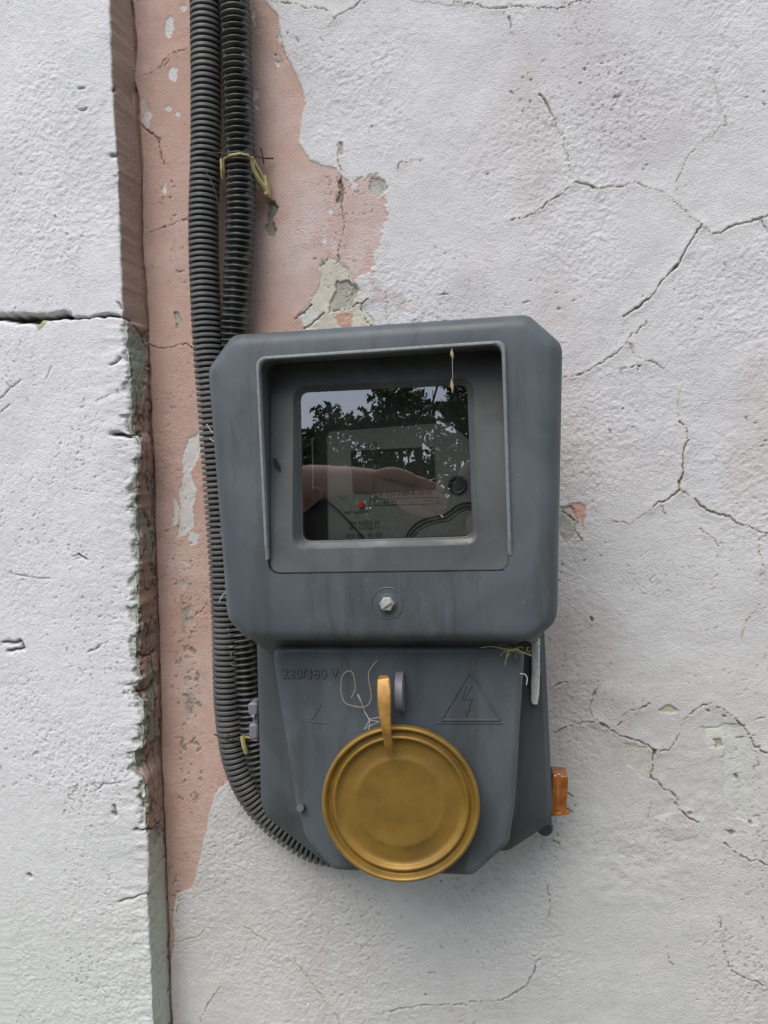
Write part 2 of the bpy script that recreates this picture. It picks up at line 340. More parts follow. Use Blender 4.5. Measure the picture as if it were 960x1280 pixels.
patch([(876, 910), (900, 908), (930, 905), (944, 930), (950, 985), (946, 1030), (920, 1020), (905, 985), (906, 935), (886, 934)], (.58, .60, .56), -.0008, .6)
patch([(882, 912), (905, 908), (905, 930), (885, 932)], (.64, .66, .62), .0003, .8)
patch([(893, 925), (901, 924), (903, 936), (893, 936)], (.40, .38, .30), -.0014, .8)
patch([(780, 930), (812, 935), (812, 975), (796, 968), (782, 955)], (.55, .54, .47), -.0005, .7)
patch([(820, 1020), (858, 1014), (872, 1040), (850, 1052), (822, 1046)], (.56, .52, .52), .0004, .6)
for x_, y_, r_ in ((863, 1018, 4), (915, 1040, 5), (846, 1005, 3), (904, 895, 3), (886, 890, 3), (936, 1026, 3), (921, 970, 3), (846, 862, 0)):
    if r_: patch([(x_-r_, y_-r_*.5), (x_+r_*.3, y_-r_), (x_+r_, y_+r_*.4), (x_, y_+r_)], (.25, .25, .22), -.0012)
patch([(455, -40), (600, -40), (590, 6), (520, 4)], None, .0004)
# rough trowelled area lower right, smooth field lower middle
rg = np.exp(-((px-790)/90)**2-((py-1070)/60)**2)+.6*np.exp(-((px-900)/90)**2-((py-980)/60)**2); hgt += rg*.0009*fbm(X, Z, .006, 3, 3)
CR = [ ([(337, 3), (373, 7), (405, 12), (420, 23), (412, 34)], 1.0, 1.0), ([(420, 23), (450, 2), (470, -30)], 1.0, 1), ([(567, 3), (610, 10), (653, 9), (690, 12), (707, 8), (750, -4)], 1.2, 1),
 ([(638, 24), (640, 38)], 1.2, 1), ([(675, 119), (683, 132), (693, 155)], 1.6, 1.6), ([(693, 155), (705, 180), (713, 213)], .7, .5), ([(657, 85), (660, 95)], 1, .8), ([(640, 277), (667, 268), (680, 258), (693, 247), (705, 238), (717, 230), (732, 231), (747, 236)], 1.5, 1.5),
 ([(747, 236), (773, 235), (793, 230), (810, 236), (827, 240), (840, 250), (853, 262), (867, 275), (877, 280)], .9, .8), ([(877, 280), (868, 292), (855, 318), (845, 333), (838, 340), (828, 350), (813, 373), (797, 384), (780, 396)], 1.8, 1.8),
 ([(893, 293), (907, 287), (920, 283), (935, 278), (960, 270)], 1.4, 1.3), ([(877, 282), (893, 293)], .7, .6), ([(948, 276), (960, 290)], 1.2, 1), ([(890, 100), (900, 130), (907, 157), (895, 165), (880, 173), (862, 195), (847, 220), (846, 240)], .7, .6),
 ([(423, 183), (425, 210), (427, 233), (428, 260), (430, 287), (424, 310), (423, 327)], .9, 1.0), ([(500, 205), (515, 200), (530, 202)], .9, .8), ([(497, 212), (500, 206)], 1, .8),
 ([(548, 368), (556, 366), (562, 369)], 1.6, 1.4), ([(705, 473), (726, 469), (738, 462), (750, 455), (762, 446), (773, 439), (780, 434), (785, 429)], 1.2, 1.1), ([(785, 429), (789, 418), (808, 404)], 1.0, .9), ([(785, 429), (796, 447), (812, 452), (830, 460)], .8, .7),
 ([(785, 460), (800, 456), (797, 461)], 1.6, 1.6), ([(849, 486), (848, 505), (849, 525)], .5, .4), ([(849, 527), (858, 532), (860, 545), (857, 556), (855, 568), (854, 580), (853, 591)], 1.5, 1.5), ([(853, 591), (851, 602), (850, 612)], 2.2, 2.0),
 ([(850, 612), (842, 618), (835, 624), (828, 627), (820, 629), (815, 635)], 1.7, 1.6), ([(815, 635), (804, 644), (789, 655), (765, 652)], .7, .6), ([(850, 612), (860, 620), (870, 626)], .6, .6), ([(868, 624), (874, 632), (882, 638), (896, 642), (910, 646), (920, 652), (933, 657), (945, 662), (960, 666)], 1.5, 1.5),
 ([(958, 668), (948, 677), (949, 692), (953, 706)], 1.0, .9), ([(953, 704), (953, 711)], 3, 2.5), ([(953, 711), (950, 751), (944, 764), (933, 774), (925, 798)], .7, .6), ([(824, 630), (830, 638), (833, 645)], 1, .8), ([(875, 662), (885, 670), (895, 674), (900, 684)], 1, .8),
 ([(703, 638), (718, 648), (722, 665), (727, 680)], 1.2, 1.1), ([(736, 772), (739, 776)], 2, 1.5),
 ([(690, 858), (705, 853), (714, 851)], 1.6, 1.4), ([(746, 851), (747, 862), (741, 870), (739, 880), (735, 886), (746, 900)], 1.1, 1.0), ([(692, 916), (700, 910), (712, 907), (728, 903), (745, 901), (752, 907), (765, 912), (775, 920), (797, 925), (810, 932), (818, 936)], 1.5, 1.6),
 ([(745, 901), (757, 907)], 2.2, 2), ([(772, 907), (778, 892), (782, 890), (795, 886), (812, 880)], 1.4, 1.3), ([(818, 936), (816, 955), (814, 970), (822, 978), (828, 985), (838, 990), (846, 998), (848, 1010), (860, 1020), (872, 1030)], 1.7, 1.8), ([(824, 936), (836, 938), (846, 925), (852, 912), (858, 898), (870, 888), (888, 876)], 1.2, 1.2),
 ([(895, 884), (910, 893), (924, 905), (935, 918), (940, 930), (950, 938), (960, 942)], 1.5, 1.6), ([(905, 1055), (918, 1065), (935, 1074), (948, 1075), (962, 1083)], 1.5, 1.5), ([(692, 1052), (698, 1056)], 1.4, 1.2), ([(808, 1020), (812, 1026), (820, 1027)], 1, .9), ([(815, 995), (812, 1010), (810, 1022)], .8, .6),
 ([(371, 1203), (380, 1215), (392, 1232), (405, 1248), (416, 1260), (428, 1282)], .8, .8), ([(366, 1198), (372, 1205)], 1.5, 1.3), ([(306, 1158), (318, 1168), (334, 1179)], 1.0, .9), ([(489, 1264), (515, 1258), (546, 1256), (580, 1254), (605, 1252), (627, 1248), (645, 1240), (659, 1231), (668, 1212), (676, 1195)], 1.2, 1.1),
 ([(684, 1105), (688, 1125), (687, 1148)], .9, .8), ([(899, 1146), (903, 1170), (907, 1195), (915, 1215), (935, 1222), (956, 1231)], 1.3, 1.2), ([(834, 1181), (836, 1200), (842, 1206)], 1.0, .9), ([(250, 1280), (262, 1250), (278, 1230)], 1, .9), ([(215, 1178), (240, 1172), (262, 1160)], .8, .7), ([(222, 1140), (226, 1120)], 1, .8), ([(218, 1108), (222, 1095)], 1.2, 1),
 ([(172, 150), (180, 158), (192, 170), (200, 178)], 1.8, 1.8), ([(200, 172), (201, 185), (206, 208)], 1.6, 1.2), ([(180, 95), (195, 86), (205, 75), (218, 68), (236, 60)], 1.0, .9), ([(205, 84), (218, 68)], 1, .8), ([(180, 295), (198, 286), (215, 280), (236, 272)], .8, .8), ([(185, 430), (198, 436), (212, 436), (225, 430), (240, 434)], 1.0, 1.0), ([(240, 434), (255, 436)], .9, .9),
 ([(369, 398), (380, 388), (390, 380)], 1.5, 1.4), ([(412, 390), (425, 388), (440, 382), (455, 378), (462, 374)], 1.8, 1.8), ([(380, 412), (398, 398), (404, 390)], 1.5, 1.3), ([(400, 334), (410, 324)], 1.3, 1.2), ([(420, 330), (425, 320)], 1.4, 1.2), ([(452, 378), (454, 392), (458, 404), (466, 408)], 1.2, 1.1), ([(484, 365), (484, 385), (482, 402)], .8, .6),
 ([(245, 770), (255, 758), (262, 748)], 1.2, 1), ([(209, 62), (222, 68)], .8, .6), ([(212, 1078), (214, 1092)], 1, .9)]
for P_, wd, dp in CR:
    D = linedist(jx+2.6*fbm(X, Z, .007, 3, 4)+1.2*vn(X, Z, .0022, 1), jy+2.6*fbm(X, Z, .007, 3, 6)+1.2*vn(X, Z, .0022, 3), P_); k = .74*wd*(.55+.45*vn(X, Z, .010, 5)+.25*vn(X, Z, .004, 2))
    g = np.exp(-(D/np.maximum(k, .28))**2)*sstep(-.15, .25, k); hgt -= .0011*dp*g; hgt += .0003*dp*np.exp(-(D/7)**2)*(D > k)
    col = lerp(col, (.10, .09, .075), np.clip(g*1.15-.15, 0, 1)*min(.92, .45+.3*dp)); col = lerp(col, (.56, .54, .46), .3*np.exp(-(D/4)**2)*(1-g)*(~pink))
# pits darkened in the paint, soil specks, and small scattered nicks
col = lerp(col, (.18, .16, .14), pits*np.where(pink, .45, .38))
nick = sstep(.86, .95, vn(X*.8, Z*1.2, .0032, 2)*.8+.3*vn(X, Z, .03, 7)); hgt -= .0008*nick; col = lerp(col, (.14, .12, .1), nick*.6)
spk = sstep(.80, .90, vn(X, Z, .0013, 4)*.8+.3*vn(X, Z, .05, 6)+.1*n2); col = lerp(col, (.20, .18, .16), spk*.5)
# the pink recess turns into the pier: cove at the joint
JP = [(-200, 158), (0, 163), (20, 166), (60, 170), (80, 168), (100, 166), (125, 172), (150, 173), (200, 177), (270, 176), (300, 176), (350, 181), (400, 184), (470, 187), (500, 187), (600, 191), (700, 194), (800, 198), (900, 200), (1000, 203), (1100, 207), (1200, 211), (1280, 214), (1500, 222)]
jxn = np.interp(py, [a for a, b in JP], [b for a, b in JP])
dj = px-jxn; hgt += .0045*np.exp(-np.clip(dj, 0, 99)/5.0)*(.85+.3*fbm(X, Z, .01, 2, 1))
hgt -= .006*np.exp(-((dj-1.0-.8*fbm(X, Z, .01, 3, 2))/1.5)**2)
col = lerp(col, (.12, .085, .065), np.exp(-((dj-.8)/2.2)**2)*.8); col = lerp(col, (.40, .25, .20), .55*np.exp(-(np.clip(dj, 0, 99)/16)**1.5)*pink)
hgt = np.where((X < xs[5]) | (X > xs[-9]) | (Z < zs[5]) | (Z > zs[-9]), 0, hgt)
wall = gridmesh('wall', np.stack([X, -hgt, Z], -1), np.clip(col, .01, .9), m_wall); tag(wall, 'whitewashed cracked plaster wall with an old pink strip showing', None, None, 'structure')

# ================================================================ PIER (raised block left of the joint)
D0 = .031
EP = [(-200, 128), (0, 137), (60, 138), (100, 140), (130, 142), (200, 147), (260, 149), (330, 151), (380, 153), (398, 153), (402, 158), (440, 161), (470, 163), (500, 164), (538, 164), (544, 172), (560, 176), (600, 170), (640, 171), (700, 174), (740, 172), (775, 174), (820, 170), (850, 177), (865, 168), (878, 178), (900, 181), (935, 180), (940, 171), (960, 170), (978, 181), (1040, 184), (1080, 186), (1120, 184), (1180, 188), (1280, 191), (1500, 197)]
zs2 = axis(ZB, ZT, .00075, -.1, 3.0); n = len(zs2)
eX = np.zeros(n); jX = np.zeros(n)
for i, z in enumerate(zs2):                 # row by row: corner and joint positions in the wall's own coordinates
    pyr = 600.0
    for _ in range(3): xx = at(165, pyr, -D0)[0]; pyr = float(proj(xx, -D0, z)[1])
    pyr = max(-200, min(1500, pyr))
    eX[i] = at(np.interp(pyr, [a for a, b in EP], [b for a, b in EP]), pyr, -D0)[0]
    jX[i] = at(np.interp(pyr, [a for a, b in JP], [b for a, b in JP])+.5, pyr, 0)[0]
ez = np.zeros(n); crum = np.zeros(n)
x0 = at(-25, 640, -D0)[0]
cf = np.concatenate([np.linspace(-1.6, x0-.02, 4), np.arange(x0, x0+.5, .00075)])
nf = int(((eX.min()-.012) - x0)/.00075)+4
tF = np.linspace(0, 1, 20)[1:]
rows = []
zz = zs2[:, None]
fr = np.broadcast_to(cf[:nf], (n, nf))
crumble = sstep(392, 410, proj(eX, -D0+0*eX, zs2)[1])*(1-sstep(1000, 1060, proj(eX, -D0+0*eX, zs2)[1]))
cr_e = (.0016+.0020*crumble)*(fbm(zs2, zs2*0, .006, 4, 3))-.0018*crumble*np.clip(fbm(zs2, zs2*0+3, .02, 3, 5), 0, 1)
eX2 = eX+cr_e*.6
# stretch from last fixed column to the corner, then a tight rounding, then the return face
fr2 = fr[:, -1:]+(eX2[:, None]-.0014-fr[:, -1:])*tF[None]
ra = np.linspace(0, math.pi/2, 6)[1:]; rr = .0016
cx_ = eX2[:, None]-.0014+rr*np.sin(ra)[None]; cy_ = -D0+rr*(1-np.cos(ra))[None]+0*cx_
tR = np.linspace(0, 1, 46)[1:]
rx = cx_[:, -1:]+(jX[:, None]+.0005-cx_[:, -1:])*tR[None]; ry = cy_[:, -1:]+(.006-cy_[:, -1:])*tR[None]
PX_ = np.concatenate([fr, fr2, cx_, rx], 1); PY_ = np.concatenate([np.full((n, nf+19), -D0), cy_, ry], 1); PZ_ = np.broadcast_to(zz, PX_.shape).copy()
isr = np.zeros(PX_.shape); isr[:, nf+19+5:] = 1; isr[:, nf+19:nf+24] = np.linspace(0, 1, 5)
depth = (PY_+D0)
U = PX_+depth                                # unrolled coordinate
ppx, ppy = proj(PX_, PY_, PZ_)
h2 = .0008*fbm(U, PZ_, .08, 3, 2)+.0003*fbm(U, PZ_, .02, 3, 4)+.00042*(vn(U, PZ_, .0036, 3)*.3+vn(U, PZ_, .0021, 5)*.55+vn(U, PZ_, .0014, 1)*.6)*(1-.5*isr)*(.45+.6*sstep(-.2, .4, fbm(U, PZ_, .06, 3, 6)))
pit2 = sstep(.66, .9, vn(U, PZ_, .0018, 6)*.8+.40*fbm(U, PZ_, .05, 3, 1)+.08)*(1-isr); h2 -= .0007*pit2
lowm = sstep(380, 420, ppy)
h2 += (1-isr)*lowm*.0012*fbm(U*.7, PZ_*1.8, .009, 3, 1)*np.exp(-np.clip(eX2[:, None]-PX_, 0, 1)/.02)
c2 = np.zeros(PX_.shape+(3,)); c2[:] = (.70, .70, .73); c2 = lerp(c2, (.62, .625, .65), sstep(0, .5, fbm(U, PZ_, .06, 4, 1))*.7); c2 = lerp(c2, (.60, .63, .61), sstep(850, 1250, ppy)*.7)
c2 *= (1+.06*fbm(U, PZ_, .005, 3, 6))[..., None]; c2 = lerp(c2, (.2, .2, .2), pit2*.45)
# return face paint: brown pink above, flakes of pink over green primer in the middle, whitewash at the foot
rp = np.zeros_like(c2); rp[:] = (.46, .34, .285); rp *= (1+.10*fbm(U*.6, PZ_, .014, 4, 3))[..., None]
fl = fbm(U*1.5, PZ_*.6, .012, 4, 7)+.25*np.sin(ppy/37.0)+.1; grn = (sstep(.06, .10, -fl)*sstep(405, 425, ppy)*(1-sstep(1050, 1080, ppy)))
edgeband = np.exp(-depth/.006)*crumble[:, None]; grn = np.clip(grn+sstep(.35, .5, edgeband+.45*fbm(U, PZ_, .008, 3, 2)-.12)*sstep(405, 420, ppy), 0, 1)
rp = lerp(rp, np.array((.40, .45, .36)), grn); fe = np.exp(-((fl+.08)/.03)**2)*sstep(405, 425, ppy)*(1-sstep(1050, 1080, ppy)); rp = lerp(rp, (.05, .05, .035), fe*.75)
h2 += isr*(-.0014*grn-.0010*fe)
pk = sstep(.38, .5, np.exp(-depth/.005)*crumble[:, None]*.6+.5*fbm(U, PZ_, .006, 3, 1))*isr; h2 -= pk*.0016; rp = lerp(rp, (.06, .065, .045), pk*.75)
ck = sstep(.80, .93, 1-abs(fbm(U*1.3, PZ_*.8, .014, 3, 5))*2.6)*sstep(405, 425, ppy); rp = lerp(rp, (.07, .05, .035), ck*.6*(1-grn)); h2 -= isr*ck*.001
rp = lerp(rp, (.55, .57, .50), sstep(1035, 1060, ppy+10*fbm(U, PZ_, .01, 2, 2)))
c2 = lerp(c2, (0, 0, 0), isr*0)*(1-isr[..., None])+rp*isr[..., None]
# chips and green stains on the front arris
chip = sstep(.45, .6, np.exp(-np.clip(eX2[:, None]-PX_, 0, 1)/.006)*crumble[:, None]+.55*fbm(U, PZ_, .007, 4, 2))*(1-isr)
h2 -= .0022*chip; c2 = lerp(c2, (.42, .45, .37), chip*.65*(1-isr)); c2 = lerp(c2, (.07, .075, .045), sstep(.1, .5, fbm(U, PZ_, .005, 3, 7))*chip*.6)
jjx = ppx+1.5*vn(U, PZ_, .004, 2)+2*vn(U, PZ_, .01, 5); jjy = ppy+1.5*vn(U, PZ_, .004, 6)+2*vn(U, PZ_, .01, 3)
CR2 = [([(-40, 398), (0, 398), (30, 397), (60, 396), (85, 396)], 4.0, 9), ([(20, 401), (48, 402)], 4, 7), ([(60, 396), (90, 396), (120, 395), (138, 394), (148, 395)], 1.7, 6), ([(148, 395), (160, 400), (172, 412), (180, 420), (184, 422)], 1.2, 1.5), ([(184, 418), (186, 426)], 2.5, 2.5), ([(140, 541), (148, 542), (155, 543), (165, 544), (176, 543)], 3.4, 8),
 ([(5, 803), (25, 802), (28, 812), (10, 815)], 3.0, 2.5), ([(98, 693), (104, 696), (108, 699)], 2.0, 3), ([(165, 862), (178, 866), (190, 858), (195, 850)], 2.4, 3), ([(163, 868), (176, 872)], 2.5, 3), ([(172, 815), (182, 820), (196, 812)], 1.8, 2), ([(140, 1014), (146, 1018), (143, 1008)], 2.4, 2), ([(174, 998), (180, 1004), (178, 1008)], 2.6, 3), ([(168, 1036), (182, 1038), (190, 1034), (199, 1026)], 2.0, 2.5), ([(35, 1093), (38, 1096)], 2, 2),
 ([(150, 1128), (165, 1125), (178, 1120), (186, 1115)], 1.5, 1.5), ([(118, 988), (130, 980), (150, 978)], .9, 1), ([(90, 696), (98, 692)], 1, 1), ([(0, 500), (10, 490), (25, 473)], 1.0, 1), ([(0, 515), (12, 505)], 1, 1), ([(15, 715), (40, 722), (60, 724)], .8, .8), ([(140, 455), (150, 448)], 2.2, 2), ([(140, 112), (143, 110)], 2.5, 2), ([(96, 110), (104, 109)], 1.5, 1.5), ([(100, 138), (107, 137)], 1.8, 1.5), ([(140, 194), (148, 196)], 2.2, 2), ([(149, 378), (153, 383)], 2.2, 2), ([(120, 500), (150, 490)], .7, .6), ([(55, 475), (62, 460)], .9, .8), ([(88, 610), (120, 618)], .6, .6), ([(110, 815), (125, 808)], 1.4, 1)]
for P_, wd, dp in CR2:
    D = linedist(jjx, jjy, P_); k = wd*(.8+.3*vn(U, PZ_, .012, 5)); g = np.exp(-(D/np.maximum(k, .3))**2)
    h2 -= .0012*dp*g; c2 = lerp(c2, (.05, .055, .035), np.clip(g*1.2-.2, 0, 1)*min(.92, .4+.2*dp))
hx, hy = proj(PX_, PY_, PZ_)
m = inpoly(jjx, jjy, [(36, 400), (60, 400), (56, 410), (50, 414)]); c2[m] = (.40, .42, .27)
far = (PX_ < cf[4]) | (PZ_ < zs2[5]) | (PZ_ > zs2[-9]); h2[far] = 0
PYn = PY_-h2*(1-isr); PXn = PX_+h2*isr
pier = gridmesh('wall_pier', np.stack([PXn, PYn, PZ_], -1), np.clip(c2, .01, .9), m_wall); tag(pier, 'raised white plaster pier with a crumbling corner and a gaping horizontal crack', None, None, 'structure')

# ================================================================ METER BOX
YF = -.125                                   # front face of the upper cover
box = thing('meter_box', at(485, 760, -.02), 'grey plastic electricity meter box with a hooded window, screwed to the cracked wall', 'meter box')
CO = [xz(*p, -.1145) for p in ((293, 419), (660, 393.5), (703, 431), (696.5, 777), (664, 801), (312, 800), (286, 772), (262, 462))]
CB = [xz(*p, -.085) for p in ((300, 424), (650, 401), (686, 437), (680, 792), (652, 822), (345, 823), (302, 790), (274, 470))]
cen = xz(480, 600, YF)
rad = [.009, .009, .010, .016, .014, .014, .014, .010]
NS = 480
def L(P, r): return star(fillet(P, r), cen, NS)
rimP = [xz(*p, YF) for p in ((321, 447), (631, 426), (640, 716), (334, 720))]   # outside edge of the hood lip
cv = MB(); loops = [lift(L(CB, rad), -.072), lift(L(CB, rad), -.085), lift(L(offset(CO, -.0006), rad), -.108), lift(L(CO, rad), -.114)]
for a in (20, 40, 60, 75, 90): loops.append(lift(L(offset(CO, .0085*(1-math.cos(R(a)))), [x*.9 for x in rad]), -.114-.011*math.sin(R(a))))
loops.append(lift(L(offset(CO, .014), .010), YF-.0003))
zb, zt = xz(480, 716, YF)[1], xz(480, 438, YF)[1]
def lipH(p): t = min(1, max(0, (p[1]-zb)/(zt-zb))); return .0026*min(1, max(0, (p[1]-zb-.006)/.012))
rr_ = [.0065, .0055, .006, .007]
def plateY(p): t = min(1.05, max(-.05, (p[1]-zb)/(zt-zb))); return YF+.0006+.022*t
loops.append(lift(L(offset(rimP, -.0004), rr_), YF-.0003))
loops.append(lift(L(offset(rimP, .0010), rr_), YF-.0003)); loops.append(lift(L(offset(rimP, .0011), rr_), YF+.0012))
cv.loft(loops, False, False); cover = cv.build('cover', m_cover, box, sharp=50)
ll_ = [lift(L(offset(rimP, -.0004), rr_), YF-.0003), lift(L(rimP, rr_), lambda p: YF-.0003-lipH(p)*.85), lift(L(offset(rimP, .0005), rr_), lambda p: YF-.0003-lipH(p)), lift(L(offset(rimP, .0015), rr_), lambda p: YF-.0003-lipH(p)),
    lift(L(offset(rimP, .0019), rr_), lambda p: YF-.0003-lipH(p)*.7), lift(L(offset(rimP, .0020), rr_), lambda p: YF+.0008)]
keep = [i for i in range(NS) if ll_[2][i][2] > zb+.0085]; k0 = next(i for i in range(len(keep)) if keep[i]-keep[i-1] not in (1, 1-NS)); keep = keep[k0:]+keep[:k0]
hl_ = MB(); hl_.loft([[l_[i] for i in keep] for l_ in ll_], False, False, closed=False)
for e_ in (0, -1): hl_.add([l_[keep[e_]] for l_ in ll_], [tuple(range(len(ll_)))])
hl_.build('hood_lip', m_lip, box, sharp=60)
rw = MB(); rw.loft([lift(L(offset(rimP, .0016), rr_), lambda p: YF+.0002), lift(L(offset(rimP, .0017), rr_), lambda p: plateY(p)+.0004)], False, False); rw.build('hood_wall', m_cover, box)
# recessed panel, bevelled down to the window
WIN = [xz(*p, -.111) for p in ((371, 489), (583.5, 479), (591, 671), (378, 677))]
pn = MB(); wr = .0055; wzt, wzb = WIN[0][1], WIN[3][1]; gy = lambda p: -.1022-.0072*(wzt-p[1])/(wzt-wzb)
pl = [lift(L(offset(rimP, .0017), rr_), lambda p: plateY(p)), lift(L(offset(rimP, .0020), rr_), lambda p: plateY(p)-.0003), lift(L(offset(rimP, .008), rr_), lambda p: plateY(p))]
pl.append(lift(L(offset(WIN, -.0036), .0080), plateY)); pl.append(lift(L(offset(WIN, -.0031), .0076), lambda p: plateY(p)+.0006))
pl.append(lift(L(offset(WIN, -.0008), wr), lambda p: gy(p)-.0012)); pl.append(lift(L(WIN, wr), lambda p: gy(p)-.0008)); pl.append(lift(L(offset(WIN, .0004), wr), lambda p: gy(p)+.003))
pn.loft(pl, False, False); pn.build('window_panel', m_panel, box, sharp=24)
gl = MB()
gl.loft([lift(L(offset(WIN, -.002), .005), lambda p: gy(p)+.0018), lift(L(offset(WIN, -.002), .005), gy)], False, False)
gp = gl.loft([lift(L(offset(WIN, -.002), .005), gy)]*1, False, True)
gl2 = MB(); gl2.add(lift(fillet(offset(WIN, -.002), .005), gy), [tuple(range(28))]); o = gl2.build('window_pane', m_glass, box, smooth=False)
# small damage and marks
g = MB(); g.sweep([at(343, 573, -.1145)-[0, .001, 0], at(346, 579, -.1145)-[0, .0012, 0], at(350, 587, -.1145)-[0, .001, 0]], (1, 0, .4), lambda t: .0008+.0022*math.sin(math.pi*(.15+.8*t)), .0006); g.build('gouge', m_black, box)
# screw in its round boss
sc_ = at(484.5, 754, YF)
rg_ = MB(); rg_.lathe([(.0096, -.0004), (.0095, .0004), (.0091, .0007), (.0088, .0004), (.0086, -.0002), (.0083, .0003), (.006, .0004), (.0056, .0010), (.0050, .0012), (.0001, .0012)], sc_, n=56)
boss = rg_.build('screw_boss', m_cover, box)
sw = MB(); sw.lathe([(.0044, .0012), (.0044, .0034), (.0036, .0044), (.0001, .0046)], sc_, n=6); s_o = sw.build('screw', m_screw, box, smooth=False)
sb = MB(); sb.box(np.array(sc_)+[0, -.0050, 0], (.0072, .0014, .0012), rotY(R(-32))); sb.build('slot_ridge', m_screw, s_o, smooth=False)

# lower half: back box, sloping sides, front cover
B0 = [xz(*p, -.012) for p in ((328, 770), (672, 765), (684, 1000), (683, 1022), (640, 1054), (412, 1072), (340, 1024), (333, 1005))]
B1 = [xz(*p, -.055) for p in ((322, 770), (679, 765), (690, 1002), (688, 1026), (636, 1060), (408, 1076), (334, 1018), (328, 1000))]
B2 = [xz(*p, -.062) for p in ((325, 770), (673, 765), (684, 1002), (682, 1022), (634, 1055), (412, 1072), (340, 1016), (333, 1000))]
B3 = [xz(*p, -.064) for p in ((342, 775), (650, 772), (650, 1000), (646, 1020), (626, 1040), (420, 1055), (362, 1018), (356, 1000))]
B4 = [xz(*p, -.090) for p in ((350, 790), (640, 785), (628, 1000), (624, 1020), (610, 1030), (430, 1050), (380, 1015), (374, 1000))]
cl = xz(500, 920, -.06)
def L2(P, r): return star(fillet(P, r), cl, 300)
bb = MB(); bb.loft([lift(L2(B0, .006), -.004), lift(L2(B1, .006), -.05), lift(L2(B1, .006), -.058), lift(L2(B2, .005), -.0615), lift(L2(B3, .005), -.064), lift(L2(B4, .005), -.085)], False, True)
bb.build('back_box', m_base, box, sharp=30)
YL = -.102
C0 = [xz(*p, -.097) for p in ((340, 805), (656, 805), (644, 1000), (636.5, 1052), (592, 1092), (418, 1085), (383, 1046), (371, 1004))]
cc = MB(); cL = xz(500, 940, YL)
def L3(P, r): return star(fillet(P, r), cL, 360)
cc.loft([lift(L3(offset(C0, .0008), .008), -.070), lift(L3(C0, .008), -.096), lift(L3(offset(C0, .0003), .008), -.0985), lift(L3(offset(C0, .0012), .008), -.1008), lift(L3(offset(C0, .0026), .008), -.1019), lift(L3(offset(C0, .0048), .007), YL)], False, True)
lower = cc.build('lower_cover', m_cover, box, sharp=40)
# lug for a seal, edge on to the camera
lg = MB(); c_ = np.array(at(501, 864, YL)); ring = []
for xo in (-.0022, .0022):
    ring.append([c_+[xo, -.0125*math.cos(q), .0122*math.sin(q)] for q in np.linspace(-math.pi/2, math.pi/2, 20)]+[c_+[xo, .003, .0122], c_+[xo, .003, -.0122]])
lg.loft([[p*.94+c_*.06 for p in [q-[.0005, 0, 0] for q in ring[0]]], ring[0], ring[1], [p*.94+c_*.06 for p in [q+[.0005, 0, 0] for q in ring[1]]]], True, True); lg.build('seal_lug', m_lug, box)
# boss pin at the left edge
pb = MB(); pb.tube([at(377, 1009, -.099), at(376, 1009, -.104), at(375, 1010, -.1075)], lambda t: .0032-.0009*t, 14); pb.build('locating_pin', m_cover, box)
# hinge lug on the left flank
hl = MB(); hl.box(at(318.5, 884, -.052), (.0066, .010, .0085), None, .0015); hl.box(at(319, 912, -.052), (.0064, .009, .011), None, .002); hl.box(at(322, 898, -.048), (.004, .008, .010), None, .001)
ho = hl.build('hinge_lug', m_lug, box); hp = MB(); hp.tube([at(319, 893, -.0525)-[.0012, .004, 0], at(319, 893, -.0525)+[.0012, -.004, 0]], .0014, 10); hp.tube([at(320, 874, -.053), at(320, 925, -.053)], .0022, 12); hp.build('hinge_pin', m_lug, ho)
# foot lower right
ft = MB(); ft.lathe([(.0058, -.002), (.0058, .018), (.0048, .0205), (.0001, .021)], at(679, 1020, -.012), n=28); ft.build('mounting_foot', m_base, box)
# plaster drip
dr = MB(); pts = [(670, 800, .0058), (670, 820, .0056), (670, 840, .0053), (669.5, 855, .0050), (669.5, 868, .0046), (668.8, 876, .0044), (668.5, 880, .0030)]
dl = []
for x_, y_, w_ in pts:
    c_ = np.array(at(x_, y_, -.0665)); j1, j2 = random.uniform(-.0004, .0004), random.uniform(-.0004, .0004)
    dl.append([c_+[-w_/2+j1, .0035, 0], c_+[-w_/2+j1, 0, 0], c_+[-w_/4, -.0008, 0], c_+[w_/4, -.0008, 0], c_+[w_/2+j2, 0, 0], c_+[w_/2+j2, .0035, 0]])
dr.loft(dl, True, True); dr.build('plaster_drip', m_drip, box)
dh = MB(); c_ = at(655, 807, -.1085); dh.lathe([(.0045, 0), (.0045, .0007), (.0001, .0006)], c_, ax=(.1, -.75, -.66), n=20); dh.build('drain_hole', m_black, box)

def ridge(mb, pts, w_, hgt_=.0006, Y=YL):    # raised moulding line on a flat face
    P3 = [np.array(at(a, b, Y)) for a, b in pts]
    for p, q in zip(P3[:-1], P3[1:]):
        d = q-p; l_ = np.linalg.norm(d); d /= l_; s_ = np.array([-d[2], 0, d[0]])*w_/2; e = np.array([0, -hgt_, 0]); d2 = d*w_*.3
        p = p+[0, .0002, 0]; q = q+[0, .0002, 0]
        mb.add([p-s_, p+s_, q+s_, q-s_, p-s_*.5+e+d2, p+s_*.5+e+d2, q+s_*.5+e-d2, q-s_*.5+e-d2], [(4, 5, 6, 7), (0, 1, 5, 4), (1, 2, 6, 5), (2, 3, 7, 6), (3, 0, 4, 7)])
tri = MB(); ridge(tri, [(587, 840), (551, 900), (626, 900), (587, 840)], .0014, .0010); ridge(tri, [(546, 903.5), (630, 903.5)], .0012, .0008)
to = tri.build('warning_triangle', m_cover, box, smooth=False)
